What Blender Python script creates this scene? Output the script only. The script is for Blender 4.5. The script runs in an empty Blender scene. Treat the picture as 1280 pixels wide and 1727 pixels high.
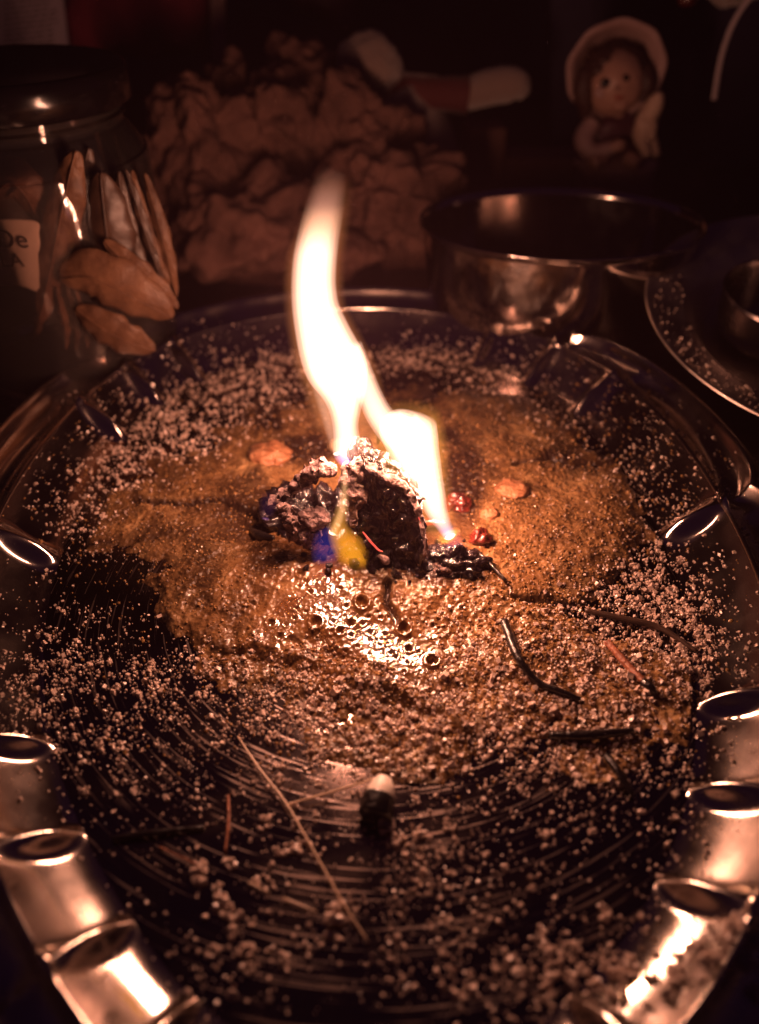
import bpy, bmesh, math, random
import numpy as np
from mathutils import Vector, Matrix, noise
random.seed(7); RNG = np.random.default_rng(7)
C = bpy.context.scene.collection
R = math.radians

# ---------------------------------------------------------------- camera
FPX, PITCH = 1400.0, R(38)
CAM = Vector((0, -.271, .225))
cd = bpy.data.cameras.new("camera"); cam = bpy.data.objects.new("camera", cd); C.objects.link(cam)
cam.location = CAM; cam.rotation_euler = (R(90) - PITCH, 0, 0)
cd.sensor_fit = 'HORIZONTAL'; cd.sensor_width = 36; cd.lens = FPX / 1280 * 36
cd.clip_start = .005; cd.clip_end = 20
cd.dof.use_dof = True; cd.dof.focus_distance = .315; cd.dof.aperture_fstop = 7.0
bpy.context.scene.camera = cam
# ---------------------------------------------------------------- world, exposure
sc = bpy.context.scene
w = bpy.data.worlds.new("World"); sc.world = w; w.use_nodes = True
w.node_tree.nodes['Background'].inputs[0].default_value = (.26, .10, .42, 1)
w.node_tree.nodes['Background'].inputs[1].default_value = .016
sc.view_settings.view_transform = 'Standard'; sc.view_settings.look = 'None'
sc.view_settings.exposure = 0; sc.view_settings.gamma = 1
sc.render.engine = 'CYCLES'
cy = sc.cycles
cy.use_denoising = True; cy.max_bounces = 8; cy.transparent_max_bounces = 24
cy.volume_step_rate = .5; cy.volume_max_steps = 128
cy.caustics_reflective = False; cy.caustics_refractive = False; cy.sample_clamp_indirect = 4

def ray(px, py):
    x = (px - 640) / FPX; y = (863.5 - py) / FPX
    c, s = math.cos(PITCH), math.sin(PITCH)
    return Vector((x, c + y * s, -s + y * c))
def P(px, py, z=0.0):            # photo pixel -> point on the plane at height z
    d = ray(px, py); return CAM + d * ((z - CAM.z) / d.z)
def Q(px, py, Y):                # photo pixel -> point on the upright plane y = Y
    d = ray(px, py); return CAM + d * ((Y - CAM.y) / d.y)
def mpp(pt):                     # metres per photo pixel at a point
    v = pt - CAM
    return (v.y * math.cos(PITCH) - v.z * math.sin(PITCH)) / FPX
def proj(X, Y, Z=0):             # arrays -> photo pixels
    c, s = math.cos(PITCH), math.sin(PITCH)
    vy = Y - CAM.y; vz = Z - CAM.z
    dep = vy * c - vz * s; up = vy * s + vz * c
    return 640 + FPX * X / dep, 863.5 - FPX * up / dep

# lamps that live in the flame: placed with the flame further down
# ---------------------------------------------------------------- materials
def node(nt, t, **kw):
    n = nt.nodes.new(t)
    for k, v in kw.items(): setattr(n, k, v)
    return n
def mat(name, col, rough=.5, metal=0, col2=None, nscale=60, bump=0, bscale=200, coat=0, spec=.5,
        sss=0, emit=None, estr=0, rvar=0, coords='Object', bdist=.001, sheen=0, stretch=None):
    m = bpy.data.materials.new(name); m.use_nodes = True
    nt = m.node_tree; b = nt.nodes['Principled BSDF']
    b.inputs['Base Color'].default_value = (*col, 1)
    b.inputs['Roughness'].default_value = rough; b.inputs['Metallic'].default_value = metal
    b.inputs['Coat Weight'].default_value = coat; b.inputs['Coat Roughness'].default_value = .08
    b.inputs['Specular IOR Level'].default_value = spec
    b.inputs['Sheen Weight'].default_value = sheen
    if sss:
        b.inputs['Subsurface Weight'].default_value = sss
        b.inputs['Subsurface Radius'].default_value = (.004, .002, .001); b.inputs['Subsurface Scale'].default_value = 1
    if emit: b.inputs['Emission Color'].default_value = (*emit, 1); b.inputs['Emission Strength'].default_value = estr
    tc = node(nt, 'ShaderNodeTexCoord'); src = tc.outputs[coords]
    if stretch:
        mp = node(nt, 'ShaderNodeMapping'); mp.inputs['Scale'].default_value = stretch
        nt.links.new(src, mp.inputs[0]); src = mp.outputs[0]
    n1 = node(nt, 'ShaderNodeTexNoise'); n1.inputs['Scale'].default_value = nscale; n1.inputs['Detail'].default_value = 6
    n1.inputs['Roughness'].default_value = .65
    nt.links.new(src, n1.inputs['Vector'])
    if col2:
        r = node(nt, 'ShaderNodeValToRGB'); r.color_ramp.elements[0].position = .35; r.color_ramp.elements[1].position = .65
        r.color_ramp.elements[0].color = (*col, 1); r.color_ramp.elements[1].color = (*col2, 1)
        nt.links.new(n1.outputs[0], r.inputs[0]); nt.links.new(r.outputs[0], b.inputs['Base Color'])
    if rvar:
        mr = node(nt, 'ShaderNodeMapRange'); mr.inputs[1].default_value = .3; mr.inputs[2].default_value = .7
        mr.inputs[3].default_value = max(0, rough - rvar); mr.inputs[4].default_value = min(1, rough + rvar)
        nt.links.new(n1.outputs[0], mr.inputs[0]); nt.links.new(mr.outputs[0], b.inputs['Roughness'])
    if bump:
        n2 = node(nt, 'ShaderNodeTexNoise'); n2.inputs['Scale'].default_value = bscale; n2.inputs['Detail'].default_value = 8
        nt.links.new(src, n2.inputs['Vector'])
        bp = node(nt, 'ShaderNodeBump'); bp.inputs['Strength'].default_value = bump; bp.inputs['Distance'].default_value = bdist
        nt.links.new(n2.outputs[0], bp.inputs['Height']); nt.links.new(bp.outputs[0], b.inputs['Normal'])
    return m
M = {}
M['table'] = mat('dark_table', (.030, .016, .016), .35, col2=(.016, .009, .010), nscale=14, bump=.3, bscale=40)
M['backdrop'] = mat('dark_backdrop', (.020, .012, .050), .7, col2=(.010, .006, .028), nscale=6)
M['steel'] = mat('polished_steel', (.62, .56, .52), .16, 1, bump=.10, bscale=60, rvar=.06, nscale=120)
M['dark_steel'] = mat('dull_steel', (.30, .26, .25), .24, 1, bump=.10, bscale=70, rvar=.08, nscale=50)
M['bowl'] = mat('brushed_bowl_steel', (.46, .40, .37), .11, 1, bump=.1, bscale=60, rvar=.06, nscale=80)
M['dish'] = mat('worn_dish_steel', (.55, .47, .42), .42, 1, bump=.15, bscale=60, rvar=.1, nscale=60)
M['salt'] = mat('salt_crystal', (.58, .44, .37), .30, 0, spec=.55)
M['char'] = mat('charred_resin', (.006, .004, .005), .22, 0, col2=(.014, .007, .009), nscale=220, bump=.9, bscale=500, bdist=.0012, coat=.5, rvar=.15)
M['ash'] = mat('grey_ash', (.30, .20, .19), .7, 0, col2=(.06, .03, .03), nscale=420, bump=1, bscale=900, bdist=.001)
M['ember'] = mat('glowing_ember', (.25, .02, .02), .5, 0, emit=(1, .10, .07), estr=.9, nscale=300, bump=1, bscale=500)
M['red_resin'] = mat('red_resin', (.13, .020, .012), .22, 0, col2=(.04, .006, .005), nscale=200, bump=.8, bscale=400, coat=.6)
M['amber'] = mat('amber_resin', (.44, .22, .11), .35, 0, col2=(.26, .10, .045), nscale=180, bump=1, bscale=420, bdist=.0015, coat=.4)
M['black_twig'] = mat('burnt_twig', (.010, .007, .007), .28, 0, bump=.8, bscale=400, coat=.4)
M['straw'] = mat('dry_straw', (.80, .60, .44), .35, 0, col2=(.60, .42, .28), nscale=200)
M['bark'] = mat('brown_bark', (.35, .12, .055), .55, 0, col2=(.16, .05, .025), nscale=260, bump=.8, bscale=500)
M['leaf'] = mat('dried_leaf', (.17, .085, .045), .48, 0, col2=(.07, .032, .018), nscale=60, bump=.8, bscale=200, spec=.3)
M['dark_leaf'] = mat('dark_dried_leaf', (.07, .035, .022), .45, 0, col2=(.03, .016, .010), nscale=60, bump=.5, bscale=120)
M['paper'] = mat('cream_paper', (.60, .50, .40), .7, 0, bump=.3, bscale=90, bdist=.002)
M['pale_tip'] = mat('pale_chalky_tip', (.85, .74, .64), .4, 0)
M['ink'] = mat('dark_ink', (.05, .03, .03), .6)
M['lid'] = mat('black_lid', (.004, .003, .004), .16, 0, spec=.4)
M['stone'] = mat('rough_stone', (.18, .085, .066), .9, 0, col2=(.08, .036, .028), nscale=30, bump=.4, bscale=60, bdist=.003)
M['plush'] = mat('tan_plush', (.28, .19, .16), .95, 0, bump=1, bscale=700, bdist=.002, sheen=.6)
M['red_cloth'] = mat('red_cloth', (.09, .014, .014), .8, 0, bump=.5, bscale=500, sheen=.2)
M['skin'] = mat('painted_skin', (.42, .23, .17), .45, 0)
M['pink'] = mat('pale_pink_glaze', (.44, .28, .26), .5, 0, col2=(.34, .20, .18), nscale=40, bump=.3, bscale=150)
M['hair'] = mat('brown_glaze', (.055, .022, .018), .5, 0, bump=.8, bscale=220, bdist=.002, nscale=80)
M['cream'] = mat('cream_glaze', (.56, .38, .28), .5, 0, bump=.6, bscale=200, bdist=.002)
M['blackpaint'] = mat('black_paint', (.01, .006, .006), .25)
M['lip'] = mat('red_paint', (.35, .06, .04), .4)
M['plum'] = mat('plum_glaze', (.10, .035, .05), .5, 0, bump=.4, bscale=150)
M['greypaper'] = mat('grey_print', (.36, .28, .32), .8, 0)
M['pouch'] = mat('dark_red_cloth', (.30, .03, .06), .8, 0, bump=.4, bscale=60, bdist=.004)
M['cord'] = mat('white_cord', (.62, .50, .50), .7, 0, bump=1, bscale=900)
M['box'] = mat('brown_box', (.20, .095, .075), .8, 0, bump=.2, bscale=80)
M['strip'] = mat('pale_strip', (.34, .20, .17), .6)

# platter: polished metal with circular buffing scratches
def platter_mat(name, floor):
    m = bpy.data.materials.new(name); m.use_nodes = True; nt = m.node_tree; b = nt.nodes['Principled BSDF']; L = nt.links.new
    b.inputs['Metallic'].default_value = 1
    tc = node(nt, 'ShaderNodeTexCoord'); mp = node(nt, 'ShaderNodeMapping'); mp.inputs['Location'].default_value = (.0, .035, 0)
    L(tc.outputs['Object'], mp.inputs[0])
    sx = node(nt, 'ShaderNodeSeparateXYZ'); L(mp.outputs[0], sx.inputs[0])
    at = node(nt, 'ShaderNodeMath', operation='ARCTAN2'); L(sx.outputs[1], at.inputs[0]); L(sx.outputs[0], at.inputs[1])
    ln = node(nt, 'ShaderNodeVectorMath', operation='LENGTH'); L(mp.outputs[0], ln.inputs[0])
    cb = node(nt, 'ShaderNodeCombineXYZ'); L(ln.outputs['Value'], cb.inputs[0]); L(at.outputs[0], cb.inputs[1])
    mp2 = node(nt, 'ShaderNodeMapping'); mp2.inputs['Scale'].default_value = (900, 3.2, 1); L(cb.outputs[0], mp2.inputs[0])
    ns = node(nt, 'ShaderNodeTexNoise'); ns.inputs['Scale'].default_value = 1; ns.inputs['Detail'].default_value = 3; L(mp2.outputs[0], ns.inputs['Vector'])
    n2 = node(nt, 'ShaderNodeTexNoise'); n2.inputs['Scale'].default_value = 55; n2.inputs['Detail'].default_value = 6; L(tc.outputs['Object'], n2.inputs['Vector'])
    rr = node(nt, 'ShaderNodeMapRange'); rr.inputs[1].default_value = .35; rr.inputs[2].default_value = .7
    rr.inputs[3].default_value = .07 if floor else .10; rr.inputs[4].default_value = .20 if floor else .24
    L(n2.outputs[0], rr.inputs[0]); sr = node(nt, 'ShaderNodeMapRange'); sr.inputs[1].default_value = .56; sr.inputs[2].default_value = .66; sr.inputs[4].default_value = .30 if floor else 0; L(ns.outputs[0], sr.inputs[0])
    ra = node(nt, 'ShaderNodeMath', operation='ADD'); L(rr.outputs[0], ra.inputs[0]); L(sr.outputs[0], ra.inputs[1]); L(ra.outputs[0], b.inputs['Roughness'])
    cr = node(nt, 'ShaderNodeValToRGB'); cr.color_ramp.elements[0].position = .38; cr.color_ramp.elements[1].position = .62
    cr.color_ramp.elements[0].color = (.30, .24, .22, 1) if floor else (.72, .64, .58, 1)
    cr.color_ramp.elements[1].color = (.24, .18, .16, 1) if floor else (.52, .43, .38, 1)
    L(n2.outputs[0], cr.inputs[0]); L(cr.outputs[0], b.inputs['Base Color'])
    bp = node(nt, 'ShaderNodeBump'); bp.inputs['Strength'].default_value = .27 if floor else .10; bp.inputs['Distance'].default_value = .0004
    n5 = node(nt, 'ShaderNodeTexNoise'); n5.inputs['Scale'].default_value = 16; n5.inputs['Detail'].default_value = 2; L(tc.outputs['Object'], n5.inputs['Vector'])
    r5 = node(nt, 'ShaderNodeMapRange'); r5.inputs[1].default_value = .44; r5.inputs[2].default_value = .60; L(n5.outputs[0], r5.inputs[0])
    m5 = node(nt, 'ShaderNodeMath', operation='MULTIPLY'); L(r5.outputs[0], m5.inputs[0]); m5.inputs[1].default_value = .17 if floor else .10; L(m5.outputs[0], bp.inputs['Strength'])
    L(ns.outputs[0], bp.inputs['Height']); L(bp.outputs[0], b.inputs['Normal'])
    return m
M['platter_floor'] = platter_mat('scratched_platter_metal', True)
M['platter_rim'] = platter_mat('polished_platter_metal', False)

# wax / resin crust: wetness comes from a mesh attribute (wet near the flame, dry further out)
def wax_mat():
    m = bpy.data.materials.new('resin_crust'); m.use_nodes = True; nt = m.node_tree; b = nt.nodes['Principled BSDF']; L = nt.links.new
    tc = node(nt, 'ShaderNodeTexCoord')
    n1 = node(nt, 'ShaderNodeTexNoise'); n1.inputs['Scale'].default_value = 70; n1.inputs['Detail'].default_value = 8; n1.inputs['Roughness'].default_value = .7
    L(tc.outputs['Object'], n1.inputs['Vector'])
    cr = node(nt, 'ShaderNodeValToRGB'); e = cr.color_ramp.elements
    e[0].position = .30; e[0].color = (.04, .018, .008, 1); e[1].position = .70; e[1].color = (.47, .29, .135, 1)
    x = e.new(.5); x.color = (.20, .106, .042, 1)
    L(n1.outputs[0], cr.inputs[0])
    at = node(nt, 'ShaderNodeAttribute', attribute_name='wet')
    mx = node(nt, 'ShaderNodeMix', data_type='RGBA'); mx.inputs[7].default_value = (.15, .066, .021, 1)
    L(at.outputs['Fac'], mx.inputs[0]); L(cr.outputs[0], mx.inputs[6])
    g = node(nt, 'ShaderNodeTexVoronoi'); g.inputs['Scale'].default_value = 620; L(tc.outputs['Object'], g.inputs['Vector'])
    a2 = node(nt, 'ShaderNodeAttribute', attribute_name='darkening'); m2 = node(nt, 'ShaderNodeMix', data_type='RGBA'); m2.inputs[7].default_value = (.02, .009, .006, 1)
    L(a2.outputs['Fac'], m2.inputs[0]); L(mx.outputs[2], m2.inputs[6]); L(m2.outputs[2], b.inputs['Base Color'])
    mr = node(nt, 'ShaderNodeMapRange'); mr.inputs[3].default_value = .38; mr.inputs[4].default_value = .16
    L(at.outputs['Fac'], mr.inputs[0]); L(mr.outputs[0], b.inputs['Roughness'])
    b.inputs['Specular IOR Level'].default_value = .35; b.inputs['Coat IOR'].default_value = 2.5; b.inputs['Coat Roughness'].default_value = .09; af = node(nt, 'ShaderNodeAttribute', attribute_name='film'); m3 = node(nt, 'ShaderNodeMath', operation='MULTIPLY_ADD'); m3.inputs[1].default_value = .95; m3.inputs[2].default_value = .05; L(af.outputs['Fac'], m3.inputs[0]); L(m3.outputs[0], b.inputs['Coat Weight'])
    n3 = node(nt, 'ShaderNodeTexNoise'); n3.inputs['Scale'].default_value = 420; n3.inputs['Detail'].default_value = 4; L(tc.outputs['Object'], n3.inputs['Vector'])
    ad = node(nt, 'ShaderNodeMath', operation='ADD'); L(n3.outputs[0], ad.inputs[0]); L(g.outputs['Distance'], ad.inputs[1])
    bp = node(nt, 'ShaderNodeBump'); bp.inputs['Strength'].default_value = .55; bp.inputs['Distance'].default_value = .0007
    L(ad.outputs[0], bp.inputs['Height']); L(bp.outputs[0], b.inputs['Normal'])
    return m
M['wax'] = wax_mat()

def thin_glass():
    m = bpy.data.materials.new('clear_glass'); m.use_nodes = True; nt = m.node_tree; L = nt.links.new
    nt.nodes.remove(nt.nodes['Principled BSDF']); out = nt.nodes['Material Output']
    t = node(nt, 'ShaderNodeBsdfTransparent'); t.inputs[0].default_value = (.90, .84, .82, 1)
    g = node(nt, 'ShaderNodeBsdfGlossy'); g.inputs['Roughness'].default_value = .05
    f = node(nt, 'ShaderNodeFresnel'); f.inputs[0].default_value = 1.55
    x = node(nt, 'ShaderNodeMixShader'); L(f.outputs[0], x.inputs[0]); L(t.outputs[0], x.inputs[1]); L(g.outputs[0], x.inputs[2])
    d_ = node(nt, 'ShaderNodeBsdfDiffuse'); d_.inputs[0].default_value = (.55, .5, .48, 1); y_ = node(nt, 'ShaderNodeMixShader'); y_.inputs[0].default_value = .022; L(x.outputs[0], y_.inputs[1]); L(d_.outputs[0], y_.inputs[2]); L(y_.outputs[0], out.inputs['Surface']); return m
M['glass'] = thin_glass()

def flame_mat(name, stops, strength):
    """emission inside the flame's volume, varying with height (local z, 0..1 over the object's bounding box)"""
    m = bpy.data.materials.new(name); m.use_nodes = True; nt = m.node_tree; L = nt.links.new
    nt.nodes.remove(nt.nodes['Principled BSDF']); out = nt.nodes['Material Output']
    em = node(nt, 'ShaderNodeEmission')
    tc = node(nt, 'ShaderNodeTexCoord'); sx = node(nt, 'ShaderNodeSeparateXYZ'); L(tc.outputs['Generated'], sx.inputs[0])
    cr = node(nt, 'ShaderNodeValToRGB'); e = cr.color_ramp.elements
    for i, (p, c) in enumerate(stops):
        s = e[i] if i < 2 else e.new(p)
        s.position = p; s.color = (*c, 1)
    L(sx.outputs[2], cr.inputs[0]); L(cr.outputs[0], em.inputs[0]); em.inputs[1].default_value = strength
    L(em.outputs[0], out.inputs['Volume']); t = node(nt, 'ShaderNodeBsdfTransparent'); L(t.outputs[0], out.inputs['Surface']); return m

# ---------------------------------------------------------------- mesh helpers
def tag(o, label=None, cat=None, group=None, kind=None):
    if label: o['label'] = label
    if cat: o['category'] = cat
    if group: o['group'] = group
    if kind: o['kind'] = kind
    return o
def empty(name, loc, label, cat, group=None):
    o = bpy.data.objects.new(name, None); C.objects.link(o); o.location = loc; o.empty_display_size = .01
    return tag(o, label, cat, group)
def mesh_np(name, V, F, material=None, parent=None, smooth=True):
    V = np.asarray(V, np.float32); F = np.asarray(F, np.int32); k = F.shape[1]
    me = bpy.data.meshes.new(name); me.vertices.add(len(V)); me.vertices.foreach_set('co', V.ravel())
    me.loops.add(F.size); me.loops.foreach_set('vertex_index', F.ravel())
    me.polygons.add(len(F)); me.polygons.foreach_set('loop_start', np.arange(0, F.size, k, dtype=np.int32))
    me.polygons.foreach_set('use_smooth', np.full(len(F), smooth)); me.update(calc_edges=True); me.validate()
    if material: me.materials.append(material)
    o = bpy.data.objects.new(name, me); C.objects.link(o)
    if parent is not None:
        o.parent = parent; o.matrix_parent_inverse = Matrix.Translation(-Vector(parent.location))
    return o
def obj_bm(name, bm, material, parent=None, smooth=True):
    me = bpy.data.meshes.new(name); bm.to_mesh(me); bm.free()
    if smooth: me.polygons.foreach_set('use_smooth', [True] * len(me.polygons))
    me.materials.append(material); o = bpy.data.objects.new(name, me); C.objects.link(o)
    if parent is not None:
        o.parent = parent; o.matrix_parent_inverse = Matrix.Translation(-Vector(parent.location))
    return o
def catmull(pts, n):
    pts = np.asarray(pts, float); k = len(pts); t = np.linspace(0, k - 1, n); out = []
    for u in t:
        i = min(int(u), k - 2); f = u - i
        p0, p1, p2, p3 = pts[max(i - 1, 0)], pts[i], pts[i + 1], pts[min(i + 2, k - 1)]
        out.append(.5 * ((2 * p1) + (-p0 + p2) * f + (2 * p0 - 5 * p1 + 4 * p2 - p3) * f * f + (-p0 + 3 * p1 - 3 * p2 + p3) * f ** 3))
    return np.array(out)
def tube_np(pts, rad, seg=12, depth=1.0, n=None, noise_amp=0, nfreq=300, flat=None):
    """closed tube along a polyline; rad per point; depth squeezes across the second axis"""
    pts = np.asarray([tuple(p) for p in pts], float); rad = np.asarray(rad, float)
    if n: a = catmull(np.column_stack([pts, rad]), n); pts, rad = a[:, :3], np.maximum(a[:, 3], 1e-5)
    V = []; m = len(pts)
    side_prev = None
    for i in range(m):
        t = pts[min(i + 1, m - 1)] - pts[max(i - 1, 0)]; t /= np.linalg.norm(t) + 1e-12
        ref = np.array([0, 1., 0]) if flat is None else np.array(flat, float)
        s = np.cross(t, ref); ns = np.linalg.norm(s)
        if ns < 1e-3: s = np.cross(t, [1., 0, .3]); ns = np.linalg.norm(s)
        s /= ns
        if side_prev is not None and np.dot(s, side_prev) < 0: s = -s
        side_prev = s
        u = np.cross(s, t)
        for k in range(seg):
            a = 2 * math.pi * k / seg
            p = pts[i] + rad[i] * (math.cos(a) * s + math.sin(a) * depth * u)
            if noise_amp: p = p + noise_amp * np.array(noise.noise_vector(Vector(p * nfreq)))
            V.append(p)
    F = []
    for i in range(m - 1):
        for k in range(seg):
            F.append((i * seg + k, i * seg + (k + 1) % seg, (i + 1) * seg + (k + 1) % seg, (i + 1) * seg + k))
    a, b = len(V), len(V) + 1; V += [pts[0], pts[-1]]
    T = []
    for k in range(seg):
        T.append((a, (k + 1) % seg, k, k)); T.append((b, (m - 1) * seg + k, (m - 1) * seg + (k + 1) % seg, (m - 1) * seg + (k + 1) % seg))
    return np.array(V), F, [(x[0], x[1], x[2]) for x in T]
def tube(name, pts, rad, material, parent=None, **kw):
    V, F, T = tube_np(pts, rad, **kw)
    me = bpy.data.meshes.new(name); me.from_pydata([tuple(v) for v in V], [], [tuple(f) for f in F] + T)
    bm = bmesh.new(); bm.from_mesh(me); bmesh.ops.recalc_face_normals(bm, faces=bm.faces); bm.to_mesh(me); bm.free()
    me.polygons.foreach_set('use_smooth', [True] * len(me.polygons)); me.materials.append(material); me.update()
    o = bpy.data.objects.new(name, me); C.objects.link(o)
    if parent is not None:
        o.parent = parent; o.matrix_parent_inverse = Matrix.Translation(-Vector(parent.location))
    return o
def fbm(p, octv=4): return noise.fractal(Vector(p), 1.0, 2.0, octv)
def lump(name, centre, radii, material, parent=None, sub=4, amp=.25, freq=1.6, seed=0, rot=0, ridged=0, zcut=None, amp2=.06, f2=7):
    """an irregular stone-like body: icosphere pushed about by noise"""
    bm = bmesh.new(); bmesh.ops.create_icosphere(bm, subdivisions=sub, radius=1)
    off = Vector((seed * 7.3, seed * 3.1, seed * 5.7)); cr, sr = math.cos(rot), math.sin(rot)
    for v in bm.verts:
        d = v.co.copy(); n = fbm(d * freq + off)
        if ridged: n = n * (1 - ridged) + ridged * (noise.voronoi(d * freq * 1.3 + off)[0][0] - .45) * 1.6
        r = 1 + amp * n + amp2 * fbm(d * f2 + off)
        d *= r; x, y, z = d.x * radii[0], d.y * radii[1], d.z * radii[2]
        x, y = x * cr - y * sr, x * sr + y * cr
        p = Vector(centre) + Vector((x, y, z))
        if zcut is not None and p.z < zcut: p.z = zcut
        v.co = p
    return obj_bm(name, bm, material, parent)
def star_body(name, poly, Y, thick, material, parent=None, nr=14, na=96, namp=0, nfreq=150, tilt=0, back=1.0, power=.5, dent=0):
    """a solid swelling out of a pixel outline that stands on the plane y = Y: real width, height and depth"""
    pts = [Q(x, y, Y) for x, y in poly]; k = len(pts)
    c = sum(pts, Vector()) / k
    # resample the outline evenly
    ring = catmull([tuple(p) for p in pts + [pts[0]]], na + 1)[:-1]
    V = []; F = []
    for side in (-1, 1):
        for j in range(nr + 1):
            t = math.sin(j / nr * math.pi / 2)
            if side == 1 and j == nr: continue
            for i in range(na):
                p = Vector(c).lerp(Vector(ring[i]), t)
                dpt = thick * ((1 - t * t) ** power) * (1 if side == -1 else back)
                if side == -1 and dent: dpt -= dent * thick * max(0, 1 - (t / .75) ** 2)
                y = p.y + side * dpt + tilt * (p.z - c.z)
                q = Vector((p.x, y, p.z))
                if namp: q += namp * Vector(noise.turbulence_vector(q * nfreq, 4, False)) * (1 if t < .999 else .6)
                V.append(tuple(q))
    n1 = (nr + 1) * na
    def idx(side, j, i):
        i %= na
        if side == 1 and j == nr: return nr * na + i
        return (0 if side == -1 else n1) + j * na + i
    for side in (-1, 1):
        for j in range(nr):
            for i in range(na):
                q = (idx(side, j, i), idx(side, j, i + 1), idx(side, j + 1, i + 1), idx(side, j + 1, i))
                F.append(q if side == 1 else q[::-1])
    o = mesh_np(name, V, F, material, parent)
    bm = bmesh.new(); bm.from_mesh(o.data); bmesh.ops.remove_doubles(bm, verts=bm.verts, dist=1e-6); bmesh.ops.recalc_face_normals(bm, faces=bm.faces); bm.to_mesh(o.data); bm.free()
    return o
def lathe(name, prof, centre, material, parent=None, seg=96, squash=(1, 1), fn=None):
    V = []; n = len(prof)
    for r, z in prof:
        for k in range(seg):
            a = 2 * math.pi * k / seg
            x, y, zz = r * math.cos(a) * squash[0], r * math.sin(a) * squash[1], z
            if fn: x, y, zz = fn(x, y, zz, a)
            V.append((centre[0] + x, centre[1] + y, centre[2] + zz))
    F = [(i * seg + k, i * seg + (k + 1) % seg, (i + 1) * seg + (k + 1) % seg, (i + 1) * seg + k) for i in range(n - 1) for k in range(seg)]
    return mesh_np(name, V, F, material, parent)
def box(name, c, s, material, parent=None, rz=0, bev=.001):
    bm = bmesh.new(); bmesh.ops.create_cube(bm, size=1)
    for v in bm.verts: v.co = Vector((v.co.x * s[0], v.co.y * s[1], v.co.z * s[2]))
    bmesh.ops.bevel(bm, geom=bm.edges[:], offset=bev, segments=2, affect='EDGES')
    bmesh.ops.rotate(bm, verts=bm.verts, matrix=Matrix.Rotation(rz, 3, 'Z')); bmesh.ops.translate(bm, verts=bm.verts, vec=c)
    return obj_bm(name, bm, material, parent, smooth=False)

# numpy noises
def vnoise(X, Y, f, seed):
    r = np.random.default_rng(seed); T = r.random((256, 256))
    x = X * f + 1000; y = Y * f + 1000; xi = np.floor(x).astype(int); yi = np.floor(y).astype(int)
    fx = x - xi; fy = y - yi; fx = fx * fx * (3 - 2 * fx); fy = fy * fy * (3 - 2 * fy)
    g = lambda a, b: T[a % 256, b % 256]
    return (g(xi, yi) * (1 - fx) + g(xi + 1, yi) * fx) * (1 - fy) + (g(xi, yi + 1) * (1 - fx) + g(xi + 1, yi + 1) * fx) * fy
def fbm_np(X, Y, f, seed, o=4):
    s = 0; a = .5
    for k in range(o): s = s + a * (vnoise(X, Y, f, seed + k) * 2 - 1); a *= .5; f *= 2.03
    return s
def worley(X, Y, f, seed):
    r = np.random.default_rng(seed); T = r.random((128, 128, 3))
    x = X * f + 500; y = Y * f + 500; xi = np.floor(x).astype(int); yi = np.floor(y).astype(int)
    f1 = np.full(X.shape, 9.); f2 = np.full(X.shape, 9.); idr = np.zeros(X.shape)
    for dx in (-1, 0, 1):
        for dy in (-1, 0, 1):
            t = T[(xi + dx) % 128, (yi + dy) % 128]
            d = np.hypot(xi + dx + t[..., 0] - x, yi + dy + t[..., 1] - y)
            m = d < f1; f2 = np.where(m, f1, np.minimum(f2, d)); f1 = np.where(m, d, f1); idr = np.where(m, t[..., 2], idr)
    return f1, f2, idr
def poly_sdf(U, Vv, poly):
    """>0 inside, in pixels"""
    d = np.full(U.shape, 1e9); inside = np.zeros(U.shape, bool); n = len(poly)
    for i in range(n):
        ax, ay = poly[i]; bx, by = poly[(i + 1) % n]
        ex, ey = bx - ax, by - ay; t = np.clip(((U - ax) * ex + (Vv - ay) * ey) / (ex * ex + ey * ey), 0, 1)
        d = np.minimum(d, np.hypot(U - ax - t * ex, Vv - ay - t * ey))
        c = ((ay > Vv) != (by > Vv)) & (U < (bx - ax) * (Vv - ay) / (by - ay + 1e-9) + ax); inside ^= c
    return np.where(inside, d, -d)
def line_dist(U, Vv, pl):
    d = np.full(U.shape, 1e9)
    for (ax, ay), (bx, by) in zip(pl[:-1], pl[1:]):
        ex, ey = bx - ax, by - ay; t = np.clip(((U - ax) * ex + (Vv - ay) * ey) / (ex * ex + ey * ey), 0, 1)
        d = np.minimum(d, np.hypot(U - ax - t * ex, Vv - ay - t * ey))
    return d
sstep = lambda a, b, x: (lambda t: t * t * (3 - 2 * t))(np.clip((x - a) / (b - a), 0, 1))

TABLE = -.003; HAZE = .028
# ---------------------------------------------------------------- setting
table = mesh_np('table', [(-1.5, -1, TABLE), (1.5, -1, TABLE), (1.5, 1.2, TABLE), (-1.5, 1.2, TABLE)], [(0, 1, 2, 3)], M['table']); tag(table, kind='structure')
wall = mesh_np('wall', [(-1.5, .85, TABLE), (1.5, .85, TABLE), (1.5, .85, 1), (-1.5, .85, 1)], [(0, 1, 2, 3)], M['backdrop']); tag(wall, kind='structure')

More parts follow.
